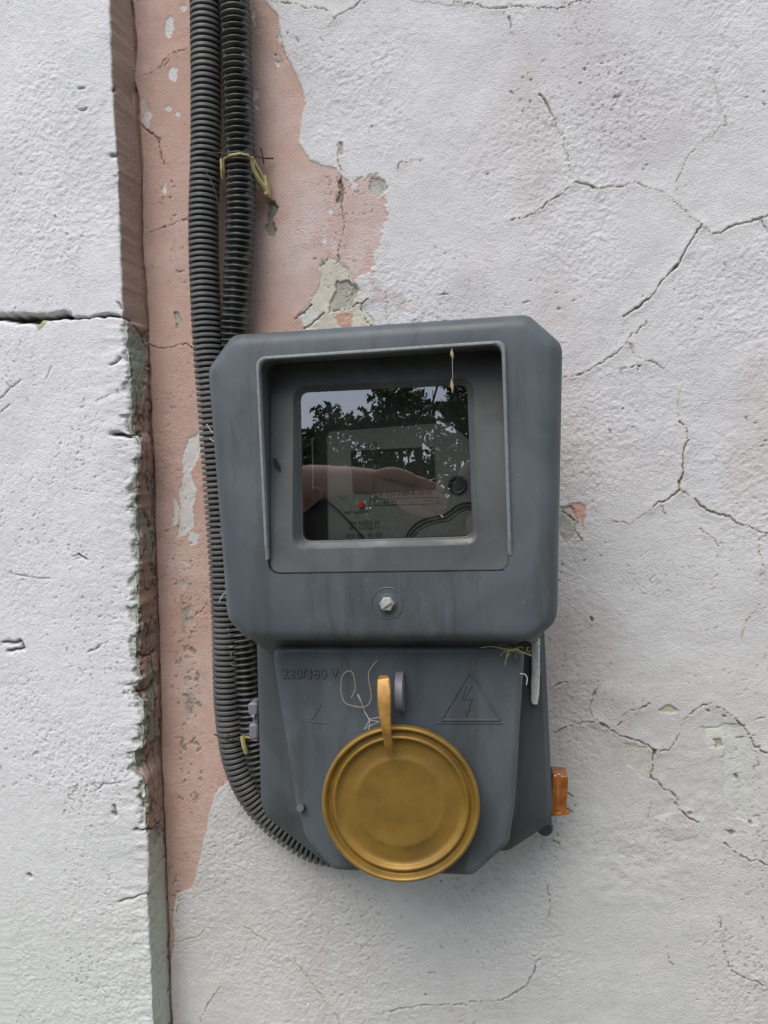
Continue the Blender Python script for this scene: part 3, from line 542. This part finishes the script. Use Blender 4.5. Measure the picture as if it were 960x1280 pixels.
bo = MB(); ridge(bo, [(590, 856), (580, 874), (590, 872), (583, 892)], .0012, .0009); ridge(bo, [(583, 856), (577, 875)], .0008, .0008); ridge(bo, [(579, 886), (583, 894), (588, 884)], .0010, .0008); bo.build('lightning_bolt', m_cover, to, smooth=False)
sm = MB(); ridge(sm, [(402, 880), (387, 902), (410, 904)], .0012, .0006); ridge(sm, [(382, 905), (392, 922)], .0009, .0005); sm.build('moulded_mark', m_cover, box, smooth=False)

def text(body, name, pxy, Y, hpx, mat, parent, ext=.0004, slope=0.0, lean=0.0, lab=None, sx=1.0, rx=0.0):
    cu = bpy.data.curves.new(name, 'FONT'); cu.body = body; cu.size = 1; cu.extrude = 0; cu.resolution_u = 3
    t = bpy.data.objects.new('tmp', cu); S.collection.objects.link(t); bpy.context.view_layer.update()
    me = bpy.data.meshes.new_from_object(t.evaluated_get(bpy.context.evaluated_depsgraph_get())); bpy.data.objects.remove(t); 
    k = hpx*(-CAM[1]+Y)/F/.72; V = np.array([v.co[:] for v in me.vertices]); Fc = [tuple(p.vertices) for p in me.polygons]
    o0 = np.array(at(*pxy, Y)); Mx = rotY(-slope)
    front = [o0+Mx@np.array([v[0]*k*sx+v[1]*k*lean, -ext+rx*v[1]*k, v[1]*k]) for v in V]
    n_ = len(front); faces = [tuple(reversed(f)) for f in Fc]
    cnt = {}
    for f in faces:
        for a, b in zip(f, f[1:]+f[:1]): cnt[(a, b)] = 1
    back = [p+[0, ext+.0002, 0] for p in front]
    for (a, b) in list(cnt):
        if (b, a) not in cnt: faces.append((b, a, a+n_, b+n_))
    return mesh(name, front+back, faces, mat, parent, False)
text('220/380 V', 'rating_text', (353, 847), YL, 13, m_cover, box, .0010, 0.0)

# ================================================================ METER behind the pane
YM = -.092
meter = thing('electricity_meter', at(500, 600, -.06), 'pale electronic electricity meter seen behind the dark window of the box', 'meter')
bd = MB(); bd.box((at(480, 600, -.07)[0], -.0705, at(480, 600, -.07)[2]), (.150, .03, .17), None, .004); bd.build('case', m_mdark, meter)
fp = MB(); F0 = [xz(*p, YM) for p in ((408, 540), (560, 528), (600, 560), (604, 690), (592, 712), (410, 712))]
cf_ = xz(500, 640, YM); fp.loft([lift(star(fillet(F0, .003), cf_, 160), -.084), lift(star(fillet(F0, .003), cf_, 160), YM+.001), lift(star(fillet(offset(F0, .001), .003), cf_, 160), YM)], False, True); fp.build('face_plate', m_meter, meter)
lc = [xz(*p, YM) for p in ((440, 565), (541, 560), (543, 609), (443, 615))]
fr_ = MB(); cL_ = xz(491, 588, YM); fr_.loft([lift(star(offset(lc, -.0008), cL_, 120), YM-.0002), lift(star(offset(lc, -.0008), cL_, 120), YM-.0008), lift(star(lc, cL_, 120), YM-.0008), lift(star(offset(lc, .0004), cL_, 120), YM-.0002)], False, False); fo = fr_.build('display_bezel', m_mdark, meter, smooth=False)
dl_ = MB(); dl_.add(lift(lc, YM-.0004), [(0, 1, 2, 3)]); dl_.build('display', m_lcd, meter, smooth=False)
text('NIK 2102', 'model_text', (437, 561), YM, 6.5, m_print, meter, .0002, R(1.2))
text('220 V  0,25-5(60) A  50 Hz', 'rating_line', (462, 622), YM, 6.5, m_print, meter, .0002, R(1.4), sx=.80)
text('PLC', 'plc_text', (479, 632), YM, 6, m_print, meter, .0002, R(1.2), sx=1.2)
text('6400 imp/kW·h', 'pulse_text', (430, 643), YM, 4.6, m_print, meter, .0002, R(1), sx=.8)
text('EN 62052-21', 'standard_text', (437, 656.5), YM, 5, m_print, meter, .0002, R(1), sx=1.05)
text('EN 62052-11', 'standard_text', (437, 662.5), YM, 5, m_print, meter, .0002, R(1), sx=1.05)
text('IIIII IIII III IIII', 'barcode_text', (432, 673), YM, 6, m_print, meter, .0002, R(1), sx=1.2)
ln = MB()
def pline(mb, pts, w_=.0003, Y=YM):
    P3 = [np.array(at(a, b, Y)) for a, b in pts]
    for p, q in zip(P3[:-1], P3[1:]):
        d = q-p; d /= np.linalg.norm(d); s_ = np.array([-d[2], 0, d[0]])*w_/2; mb.add([p-s_-[0, .0002, 0], p+s_-[0, .0002, 0], q+s_-[0, .0002, 0], q-s_-[0, .0002, 0]], [(0, 1, 2, 3)])
pline(ln, [(462, 624), (548, 621.5), (548, 629.5), (462, 632.5), (462, 624)]); pline(ln, [(495, 623), (495, 632)]); pline(ln, [(468, 626), (474, 626), (474, 630.5), (468, 630.5), (468, 626)]); pline(ln, [(531, 627), (534, 625), (537, 627), (540, 625)])
ln.build('label_lines', m_print, meter, smooth=False)
ar = MB()
for k_, (off, r_) in enumerate(((0, .0005), (4, .0004), (8, .0006))):
    ar.tube([at(a+off*.6, b+off, YM-.0006) for a, b in ((505, 676), (511, 664), (520, 654), (532, 648), (546, 645), (556, 643), (563, 638), (570, 632), (578, 629), (590, 628))], r_, 6)
ar.build('terminal_cover_edge', m_mdark, meter)
tc = MB(); P_ = [xz(*p, YM) for p in ((513, 680), (522, 662), (534, 655), (556, 651), (568, 642), (580, 637), (602, 636), (604, 700), (513, 700))]; tc.loft([lift(P_, YM+.0005), lift(P_, YM-.001)], False, True); tc.build('terminal_cover', m_meter, meter, smooth=False)
sr = MB(); sr.lathe([(.0058, 0), (.0058, .001), (.0050, .0016), (.0042, .0012), (.0040, .0002), (.0001, .0002)], at(572, 606, YM), n=32); sr.build('seal_screw', m_mdark, meter)
sr = MB(); sr.lathe([(.0052, 0), (.0052, .003), (.0040, .0038), (.0030, .002), (.0001, .002)], at(396, 618, -.088), n=32); sr.build('seal_screw', m_mdark, meter)
ld = MB(); ld.lathe([(.0020, 0), (.0020, .0008), (.0014, .0014), (.0001, .0016)], at(452, 631.5, YM), n=16); ld.build('indicator_lamp', m_led, meter)
sw = MB(); sw.tube([at(404, 622, YM-.002), at(425, 640, YM-.0015), at(441, 657, YM-.001), at(456, 674, YM-.0015)], .0004, 6); sw.build('seal_wire', m_wire, meter)
sw = MB(); sw.tube([at(390, 548, YM-.0005), at(391, 580, YM-.0005), at(391, 612, YM-.0005)], .00035, 6); sw.build('seal_thread', m_silk, meter)

# ================================================================ TIN LID
YD = -.1165; lc_ = np.array(at(500.5, 1004.5, YD)); pxm = (-CAM[1]+YD)/F; rL = 102.5*pxm
lid = thing('tin_lid', tuple(lc_), 'round gold lacquered tin lid hanging over the lower front of the meter box', 'tin lid')
axl = np.array([.06, -1, .03]); li = MB()
prof = [(.93, -.0035), (.985, -.0032), (1.0, -.0018), (1.0, .0002), (.992, .0016), (.975, .0024), (.955, .0024), (.94, .0014), (.925, -.0006), (.905, -.0016), (.885, -.0012), (.868, .0004), (.852, .0012), (.83, .0010), (.81, -.0006), (.79, -.0016), (.74, -.0019), (.66, -.0017), (.60, -.0015), (.57, -.0010), (.545, -.0009), (.52, -.0011), (.3, -.0012), (.1, -.0011), (.0001, -.0011)]
li.lathe([(r_*rL, h_) for r_, h_ in prof], lc_, axl, 128); li.build('lid_disc', m_gold, lid, sharp=80)
lb = MB(); lb.lathe([(.93*rL, 0), (.93*rL, .005)], lc_+[0, .008, 0], axl, 96); 
st = MB(); pts = [at(479.5, 850, -.112), at(479.5, 846.5, -.117), at(479.5, 850, -.1215), at(480, 862, -.1245), at(480.5, 880, -.1265), at(481.5, 898, -.1275), at(483.5, 915, -.1262), at(485.5, 930, -.1235), at(487, 941, -.1190)]
st.sweep(pts, (1, -.12, 0), lambda t: .0052+.0030*math.sin(math.pi*min(1, t*1.25))**1.5-.0002*t, .0021); st.build('pull_tab', m_strap, lid)
st = MB(); st.sweep([at(479.5, 852, -.1125), at(480, 875, -.1105), at(481, 900, -.1100), at(482, 918, -.1125)], (1, -.12, 0), .0045, .0016); st.build('tab_loop', m_strap, lid)

# ================================================================ CONDUITS
def catmull(P, m=24):
    P = [np.array(p, float) for p in P]; P = [2*P[0]-P[1]]+P+[2*P[-1]-P[-2]]; out = []
    for i in range(1, len(P)-2):
        for t in np.linspace(0, 1, m, endpoint=False):
            a, b, c, d = P[i-1:i+3]; out.append(.5*((2*b)+(-a+c)*t+(2*a-5*b+4*c-d)*t*t+(-a+3*b-3*c+d)*t**3))
    return out+[P[-2]]
def conduit(name, path, R0, pitch, mat, label, slit=False, seed=1):
    C = np.array(catmull(path, 60)); s_ = np.concatenate([[0], np.cumsum(np.linalg.norm(np.diff(C, axis=0), axis=1))])
    per = 12; n_ = int(s_[-1]/pitch*per); q = np.linspace(0, s_[-1], n_); Cx = np.stack([np.interp(q, s_, C[:, k]) for k in range(3)], 1)
    T = np.gradient(Cx, axis=0); T /= np.linalg.norm(T, axis=1)[:, None]; A = np.cross(T, [0, 1, 0]); A /= np.linalg.norm(A, axis=1)[:, None]; B = np.cross(T, A)
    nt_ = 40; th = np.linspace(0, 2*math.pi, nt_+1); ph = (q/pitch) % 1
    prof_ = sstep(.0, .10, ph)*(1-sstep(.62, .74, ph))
    rg_ = np.random.default_rng(seed); ring = rg_.random(int(s_[-1]/pitch)+3); rk = ring[(q/pitch).astype(int)]
    tilt = .0
    rad_ = R0-.0030*(1-prof_)+.00025*(rk-.5)*prof_; RR = np.repeat(rad_[:, None], nt_+1, 1)
    dust = np.zeros_like(RR)
    if slit:    # rows of slots moulded between the ribs, on the side facing out
        d_ = np.abs(((th[None]-1.55+math.pi) % (2*math.pi))-math.pi); gr = (ph[:, None] > .34) | (ph[:, None] < .02)
        wide = .72+.30*rk[:, None]+.12*vn(q[:, None]+0*th[None], th[None]*.01+0*q[:, None], .006, 3); slot = (d_ < wide) & gr
        RR = np.where(gr, np.where(slot, R0-.0042, R0-.0008), R0)+.00025*(rk[:, None]-.5)
    V = Cx[:, None]+(A[:, None]*np.cos(th)[None, :, None]+B[:, None]*np.sin(th)[None, :, None])*RR[..., None]
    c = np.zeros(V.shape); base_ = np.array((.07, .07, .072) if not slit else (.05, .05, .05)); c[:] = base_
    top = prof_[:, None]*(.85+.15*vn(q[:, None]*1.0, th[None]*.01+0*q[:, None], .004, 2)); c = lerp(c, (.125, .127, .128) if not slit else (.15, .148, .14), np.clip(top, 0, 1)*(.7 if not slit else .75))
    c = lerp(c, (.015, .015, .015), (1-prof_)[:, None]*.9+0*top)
    if slit:
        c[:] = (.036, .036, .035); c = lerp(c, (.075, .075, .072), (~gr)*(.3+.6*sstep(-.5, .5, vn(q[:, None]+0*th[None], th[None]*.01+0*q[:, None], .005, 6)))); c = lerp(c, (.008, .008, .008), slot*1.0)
    dd = sstep(.2, .6, vn(q[:, None]+0*th[None], th[None]*.008+0*q[:, None], .012, 4)); c = lerp(c, (.20, .19, .175), dd*(.12 if slit else .22))
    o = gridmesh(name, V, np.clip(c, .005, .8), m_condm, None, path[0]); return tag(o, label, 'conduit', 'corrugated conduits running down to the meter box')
m_condm = M('conduit_polymer', (.1, .1, .1), .42, attr=True, bump=.00003)
c1 = [at(256.5, -60, -.018), at(256.5, 0, -.018), at(257.5, 100, -.018), at(257, 190, -.018), at(254.5, 290, -.019), at(258, 400, -.021), at(265, 500, -.022), at(272, 600, -.022), at(279, 700, -.021), at(283, 790, -.020), at(285, 870, -.020), at(290, 920, -.019), at(299, 960, -.018), at(318, 998, -.016), at(350, 1032, -.015), at(395, 1060, -.016), at(450, 1068, -.018)]
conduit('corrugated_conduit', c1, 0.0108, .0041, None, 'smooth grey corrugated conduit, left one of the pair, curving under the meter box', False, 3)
c2_ = [at(290, -60, -.021), at(293, 0, -.021), at(297, 100, -.020), at(300, 190, -.019), at(300.5, 290, -.019), at(295.5, 380, -.018), at(292, 450, -.016), at(292, 560, -.014), at(294, 680, -.014), at(299, 760, -.016), at(307, 830, -.018), at(313, 890, -.018), at(322, 940, -.018), at(340, 985, -.018), at(360, 1010, -.020)]
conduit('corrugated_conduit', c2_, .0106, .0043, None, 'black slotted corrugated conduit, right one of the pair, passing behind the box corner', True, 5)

# clips and wire ties
cp = thing('conduit_clip', at(318, 215, -.01), 'yellowed plastic clip gripping the black conduit near the top', 'clip', 'yellowed clips on the conduits')
b_ = MB(); b_.sweep([at(278, 200, -.026), at(278.5, 211, -.026), at(279.5, 222, -.022)], (1, 0, 0), .0030, .006); b_.build('jaw', m_clip, cp)
b_ = MB(); b_.tube([at(280, 199, -.024), at(288, 194, -.0325), at(300, 192, -.0345), at(310, 194, -.031), at(316, 199, -.024)], .0009, 8); b_.build('band', m_clip, cp)
b_ = MB(); b_.sweep([at(314, 196, -.022), at(316, 212, -.021), at(323, 225, -.016), at(332, 238, -.010)], (1, 0, .3), lambda t: .0034+.001*t, .0045); b_.sweep([at(317, 200, -.020), at(325, 215, -.015), at(331, 228, -.010), at(335, 222, -.009)], (1, 0, .3), .002, .004); b_.box(at(333.5, 234, -.007), (.0032, .010, .014), rotY(R(-4)), .0008); b_.build('arm', m_clip, cp)
cp2 = thing('conduit_clip', at(306, 930, -.02), 'small yellowed clip wedged between the two conduits beside the hinge lug', 'clip', 'yellowed clips on the conduits')
b_ = MB(); b_.sweep([at(303, 920, -.030), at(304.5, 930, -.031), at(308, 941, -.029)], (1, 0, 0), .0030, .004); b_.build('jaw', m_clip, cp2)
b_ = MB(); b_.tube([at(303, 921, -.030), at(312, 922, -.029), at(323, 925, -.024)], .0008, 8); b_.build('band', m_clip, cp2)
wt = MB(); wt.tube([at(238, 196, -.022), at(246, 192, -.0295), at(258, 190.5, -.031), at(272, 191, -.0285), at(284, 193, -.0315), at(300, 191, -.0330), at(316, 194, -.029), at(326, 197, -.014), at(333, 198, -.006), at(342, 198, -.003)], .00055, 6)
wt.tube([at(326, 185, -.006), at(328, 193, -.008), at(330, 205, -.006)], .0005, 6); o = wt.build('wire_tie', m_wire); tag(o, 'thin dark wire tying both conduits together above the upper clip', 'wire', 'wires tied round the conduits')
wt = MB(); wt.tube([at(268, 918, -.018), at(276, 921, -.028), at(288, 926, -.0315), at(300, 925, -.030), at(310, 924, -.029), at(322, 920, -.022)], .00055, 6); wt.tube([at(284, 916, -.030), at(293, 926, -.0325), at(302, 930, -.030)], .0004, 6)
o = wt.build('wire_tie', m_wire); tag(o, 'thin rusty wire tying both conduits together at the lower bend', 'wire', 'wires tied round the conduits')

# amber block on the right flank
am = thing('taped_block', at(698, 1000, -.03), 'glossy amber-brown taped block jutting from the right side of the meter box', 'taped block')
b_ = MB(); b_.box(at(698, 988, -.042), (.0105, .016, .0270), rotY(R(4)), .0012); b_.build('block', m_tape, am, sharp=30)
b_ = MB(); b_.box(at(697.5, 990, -.0505), (.0032, .0014, .0250), rotY(R(4)), .0006); b_.build('fold', m_tape, am, sharp=30)
b_ = MB(); b_.sweep([at(690, 1016, -.046), at(698, 1015, -.048), at(709, 1013, -.046)], (0, 0, 1), .0030, .008); b_.build('flap', m_tape, am)
for y_ in (988, 1008):
    b_ = MB(); b_.tube([at(703, y_, -.038), at(710, y_+3, -.030), at(716, y_+7, -.024)], .00045, 6); b_.build('wire_end', m_wire, am)

# threads, seeds, straws
def fibre(name, pts, r_, mat, lab, cat, grp=None, Y=None):
    b_ = MB(); b_.tube(catmull([at(*p) if len(p) == 3 else at(*p, Y) for p in pts], 5), r_, 5); o = b_.build(name, mat); return tag(o, lab, cat, grp)
fr1 = thing('dry_root', at(455, 880, -.106), 'curly dry root fibre dangling on the lower cover left of the lid tab', 'root fibre')
b_ = MB(); b_.tube(catmull([at(*p, -.106) for p in ((439, 872), (444, 862), (443, 848), (440, 840), (434, 839), (428, 845), (426, 858), (427, 868), (431, 878), (440, 882), (452, 884), (460, 881), (464, 872), (463, 862), (461, 850), (461, 840), (466, 832), (471, 826))], 5), .00026, 5); b_.build('fibre', m_fib, fr1)
b_ = MB(); b_.tube([at(447, 868, -.1065), at(450, 874, -.107), at(452, 878, -.107)], lambda t: .0007-.0003*t, 6); b_.tube([at(452, 878, -.107), at(456, 890, -.1065), at(462, 900, -.108)], .00022, 5); b_.build('seed_husk', m_fib, fr1)
ck_ = MB()
for a_, b2 in (((462, 900), (474, 902)), ((462, 900), (461, 912)), ((462, 900), (455, 912)), ((462, 899), (476, 896)), ((456, 890), (462, 900)), ((474, 902), (461, 908)), ((455, 912), (464, 906))):
    ck_.tube([at(*a_, -.110), at(*b2, -.114)], .00011, 4)
o = ck_.build('cobweb', m_silk); tag(o, 'scrap of cobweb strung between the lid tab and the rim of the gold lid', 'cobweb')
hs_ = thing('hanging_thread', at(565, 430, -.125), 'two pale husks hanging on a silk thread in front of the window', 'thread')
b_ = MB(); b_.tube([at(565, 434, -.127), at(566, 474, -.127)], .00010, 4); b_.build('silk', m_silk, hs_)
for y0_, y1_ in ((437, 449), (474, 490)):
    b_ = MB(); b_.tube([at(564.5, y0_, -.127), at(565, (y0_+y1_)/2, -.127), at(566, y1_, -.127)], lambda t: .0002+.0009*math.sin(math.pi*t)**1.2, 8); b_.build('husk', m_fib, hs_)
gt = MB(); rnd = random.Random(4)
for k_ in range(16):
    a_ = np.array(at(rnd.uniform(632, 662), rnd.uniform(808, 818), -.112)); v_ = np.array([rnd.uniform(-1, .7), rnd.uniform(-.3, .3), rnd.uniform(-.9, .25)])*.007*rnd.uniform(.6, 1.6)
    gt.tube([a_, a_+v_*.5+[0, 0, .001], a_+v_], .00022, 4)
for pl_ in (((600, 810), (615, 808), (632, 812), (648, 811)), ((633, 815), (645, 812), (655, 816), (664, 820)), ((634, 816), (633, 823), (631, 831))): gt.tube(catmull([at(*p, -.113) for p in pl_], 4), .0003, 5)
o = gt.build('dry_grass_tuft', m_grass); tag(o, 'tuft of dry grass caught under the right lower corner of the window cover', 'dry grass')
fibre('straw', [(650, 842), (656, 843), (659, 848), (658, 856)], .0003, m_silk, 'short pale straw curling off the edge of the lower cover beside the plaster drip', 'straw', None, -.103)
for pts_, lb_ in (([(258, 530), (262, 536), (266, 541)], 'pale wisp of lint on the grey conduit, upper of the wisps'), ([(262, 548), (268, 552), (274, 549)], 'pale wisp of lint on the grey conduit, lower of the wisps'), ([(274, 752), (278, 744), (283, 741)], 'curved white hair between conduit and lower left cover corner')):
    fibre('lint_wisp', pts_, .0003, m_silk, lb_, 'lint', 'wisps of lint on the conduit', -.035)
dbr = MB(); rnd = random.Random(9)
for k_ in range(26):
    y_ = rnd.uniform(640, 830); a_ = np.array(at(278+(y_-640)*.06+rnd.uniform(-2, 4), y_, -.036)); v_ = np.array([rnd.uniform(-1, 1), rnd.uniform(-.5, .5), rnd.uniform(-1, 1)])*.004
    dbr.tube([a_, a_+v_*.6, a_+v_+[.0005, 0, 0]], .00016, 4)
o = dbr.build('cobweb_strands', m_silk); tag(o, 'dusty cobweb strands between the conduits and the left edge of the box', 'cobweb')
fibre('cobweb_wisp', [(255, 212, -.031), (262, 222, -.032), (268, 236, -.032), (272, 252, -.030), (275, 275, -.028)], .00025, m_bark, 'thin dark cobweb strand between the two conduits under the wire tie', 'twig')  # faint cobweb strand, modelled as a thin dark fibre

# ================================================================ surroundings mirrored in the pane, with added trees outside that view
g_ = MB(); g_.add([(-60, -80, 0), (60, -80, 0), (60, 20, 0), (-60, 20, 0)], [(0, 1, 2, 3)]); o = g_.build('ground', m_ground, None, False); tag(o, None, None, None, 'structure')
pz = [np.array(p) for p in lift(WIN, gy)]; nrm = np.cross(pz[1]-pz[0], pz[3]-pz[0]); nrm /= np.linalg.norm(nrm); nrm = nrm if nrm[1] < 0 else -nrm
def mir(px_, py_, dist):                     # where a thing stands that shows at this spot of the pane
    d = fw*F+rt*(px_-480)-up*(py_-640); d /= np.linalg.norm(d); t = np.dot(pz[0]-CAM, nrm)/np.dot(d, nrm); h_ = CAM+d*t; r_ = d-2*np.dot(d, nrm)*nrm
    return h_+r_*dist
print('mirror elev top/bottom', mir(480, 485, 1)-mir(480, 485, 0), mir(480, 670, 1)-mir(480, 670, 0))
lat = math.radians
def leaves(cs, rs, wts, n, ls, rn):
    k = rn.choice(len(cs), n, p=wts); d = rn.normal(0, 1, (n, 3)); d /= np.linalg.norm(d, axis=1)[:, None]
    P_ = cs[k]+d*(rn.random((n, 1))**.4)*rs[k]; u = rn.normal(0, 1, (n, 3)); u /= np.linalg.norm(u, axis=1)[:, None]; v = np.cross(u, rn.normal(0, 1, (n, 3))); v /= np.linalg.norm(v, axis=1)[:, None]
    s_ = ls*rn.uniform(.6, 1.3, (n, 1)); V = np.stack([P_-u*s_, P_+v*s_*.45, P_+u*s_, P_-v*s_*.45], 1).reshape(-1, 3)
    return V, np.arange(4*n).reshape(n, 4).tolist()
def tree(label, base, crowns, trunk_r, nleaf, ls, seed):
    t = thing('tree', base, label, 'tree', 'trees across the yard'); rn = np.random.default_rng(seed); b = np.array(base, float)
    tk = MB(); top = np.array(crowns[0][0]); tk.tube([b, b*.6+top*.4+[.1, 0, 0], top], lambda q: trunk_r*(1-.75*q), 10); cs = []; rs = []
    for c_, r_ in crowns:
        c_ = np.array(c_); r_ = np.array(r_)
        for k in range(6):
            e = c_+rn.normal(0, .45, 3)*r_; m0 = b*.45+top*.55; tk.tube([m0, (m0+e)/2+rn.normal(0, .08, 3), e], lambda q: trunk_r*.35*(1-.85*q), 6)
        for k in range(34):
            d = rn.normal(0, 1, 3); d /= np.linalg.norm(d); cs.append(c_+d*r_*rn.random()**.45); rs.append(r_*rn.uniform(.12, .30))
    tk.build('trunk', m_bark, t); cs = np.array(cs); rs = np.array(rs); w_ = rs.prod(1)**.5; V, Fc = leaves(cs, rs, w_/w_.sum(), nleaf, ls, rn)
    mesh('crown', V, Fc, m_leaf, t, False)
def gb(p): return (p[0], p[1], 0)
tA, tB, tC, tD = mir(400, 548, 6), mir(540, 508, 5), mir(500, 560, 9), mir(590, 540, 6.0)
tree('low dense tree across the yard, mirrored at the left of the window', gb(tA), [(tA-[0, 0, .05], (.65, .5, .35)), (tA-[.2, 0, .8], (1.1, .6, .6)), (tA+[.5, 0, -1.2], (.9, .6, .5))], .09, 12000, .035, 1)
tree('tall spreading tree across the yard, mirrored at the top right of the window', gb(tB), [(tB+[-.15, 0, 0], (.42, .4, .22)), (tB+[.4, 0, .25], (.5, .4, .4))], .05, 3600, .028, 2)
tree('farther tree with thin foliage, mirrored in the middle of the window', gb(tC), [(tC, (.9, .6, .45)), (tC+[-.4, 0, -1.0], (1.4, .6, .6))], .10, 9000, .045, 3)
tree('leafy tree at the side of the yard, mirrored at the right of the window', gb(tD), [(tD+[.1, 0, .3], (.35, .3, .6)), (tD+[.1, 0, -.9], (.5, .4, .6))], .08, 4500, .036, 5)
k_ = 0  # the broad trees are unseen, added to block low sky light in front
for bx_, by_, hh, rw_, lb_ in ((2.2, -6.0, 6.2, 2.0, 'added broad tall tree blocking low sky light, right of the mirrored view'), (5.6, -3.8, 6.5, 2.2, 'added broad tall tree blocking low sky light, out to the right of the wall'), (-6.4, -6.0, 5.2, 1.9, 'added broad tree blocking low sky light, left of the mirrored view'), (-.6, -13, 4.0, 2.6, 'far round tree closing the yard behind the others'), (-4.8, -12.5, 4.0, 2.6, 'far round tree at the left end of the yard')):
    k_ += 1; c_ = np.array([bx_, by_, hh*.62])
    tree(lb_, (bx_, by_, 0), [(c_, (rw_, rw_*.8, hh*.33)), (c_+[rw_*.5, 0, -hh*.22], (rw_*.8, rw_*.6, hh*.25)), (c_+[-rw_*.5, .1, -hh*.22], (rw_*.8, rw_*.6, hh*.25))], .14, 16000, .085, 20+k_)

# the photographer, seen in the pane only as a forearm
def skinned(name, verts, edges, radii, mat, parent, root=0, sub=2):
    me = bpy.data.meshes.new(name); o = bpy.data.objects.new(name, me); S.collection.objects.link(o)
    org = WL[parent.name]; me.from_pydata([tuple(np.array(v)-org) for v in verts], edges, []); WL[o.name] = org; o.parent = parent
    md = o.modifiers.new('skin', 'SKIN'); md.use_smooth_shade = True
    for i, v in enumerate(me.skin_vertices[0].data): r_ = radii[i]; v.radius = (r_, r_) if np.isscalar(r_) else r_; v.use_root = (i == root)
    sb_ = o.modifiers.new('sub', 'SUBSURF'); sb_.levels = sub; sb_.render_levels = sub; me.materials.append(mat); return o
EL, WR, HN = mir(366, 604, .86), mir(462, 600, .66), mir(492, 610, .64)
man = thing('person', (0.02, -1.12, 0), 'person in dark clothes taking the photograph, bare forearm raised, mirrored in the window', 'person')
bx0, by0 = .02, -1.12
v = [(bx0, by0, .95), (bx0, by0, 1.15), (bx0, by0+.01, 1.36), (bx0, by0+.02, 1.47), (bx0, by0+.05, 1.56), (bx0, by0+.07, 1.64), (bx0, by0+.06, 1.73)]; rd = [.14, .13, .15, .06, .06, .085, .075]; ed = [(0, 1), (1, 2), (2, 3), (3, 4), (4, 5), (5, 6)]
def chain(st_, pts, rr__):
    for p_, q_ in zip(pts, rr__): v.append(tuple(p_)); rd.append(q_); ed.append((st_, len(v)-1)); st_ = len(v)-1
    return st_
sh = np.array([bx0-.19, by0+.01, 1.42]); w1 = chain(2, [sh, (sh+EL)/2, EL, (EL*.6+WR*.4), WR, HN], [.055, .048, .036, .030, .019, (.024, .012)])
fd = HN-WR; fd /= np.linalg.norm(fd)
for k, (dz, ln_) in enumerate(((.020, .070), (.007, .080), (-.006, .074), (-.019, .058))):
    b0 = HN+np.array([0, .0, dz]); chain(w1, [b0+fd*.02, b0+fd*(.02+ln_*.45)+[0, .006, 0], b0+fd*(.02+ln_*.75)+[0, -.008, 0], b0+fd*(.02+ln_*.8)+[0, -.028, 0]], [.009, .0088, .008, .007])
chain(w1, [WR+fd*.02+[0, .012, .012], WR+fd*.05+[0, .022, .020], WR+fd*.085+[0, .018, .020]], [.012, .010, .0085])
sh2 = np.array([bx0+.19, by0+.01, 1.42]); e2 = np.array([bx0+.27, by0+.08, 1.18]); w2 = np.array([bx0+.17, by0+.30, 1.36]); w3 = chain(2, [sh2, (sh2+e2)/2, e2, (e2+w2)/2, w2, w2+[-.02, .06, .04]], [.058, .05, .043, .038, .028, (.034, .018)])
for dz in (-.024, -.008, .009, .025):
    b0 = w2+np.array([-.02, .07, .04+dz]); chain(w3, [b0, b0+[-.02, .035, .008], b0+[-.045, .04, .01]], [.009, .0088, .0078])
for sx_ in (-1, 1): chain(0, [(bx0+sx_*.09, by0, .86), (bx0+sx_*.11, by0+.02, .48), (bx0+sx_*.12, by0-.01, .09), (bx0+sx_*.13, by0+.12, .04)], [.085, .058, .042, .035])
body = skinned('body', v, ed, rd, m_skin, man)
v = [(bx0, by0, .90), (bx0, by0, 1.15), (bx0, by0+.01, 1.36), (bx0, by0+.02, 1.46)]; rd = [.155, .145, .165, .075]; ed = [(0, 1), (1, 2), (2, 3)]
chain(2, [sh, (sh+EL)/2, sh*.08+EL*.92], [.07, .062, .056]); chain(2, [sh2, (sh2+e2)/2], [.07, .062]); skinned('shirt', v, ed, rd, m_cloth, man)
v = [(bx0, by0, .97)]; rd = [.155]; ed = []
for sx_ in (-1, 1): chain(0, [(bx0+sx_*.09, by0, .84), (bx0+sx_*.11, by0+.02, .48), (bx0+sx_*.12, by0-.01, .08)], [.10, .075, .065])
skinned('trousers', v, ed, rd, m_jean, man)
hb = MB(); hb.lathe([(.082, -.03), (.094, .0), (.096, .04), (.080, .075), (.045, .098), (.0001, .104)], (bx0, by0+.045, 1.67), ax=(0, -.25, 1), n=24); hb.build('hair', m_hair, man)
S.cycles.max_bounces = 8; S.cycles.transparent_max_bounces = 12
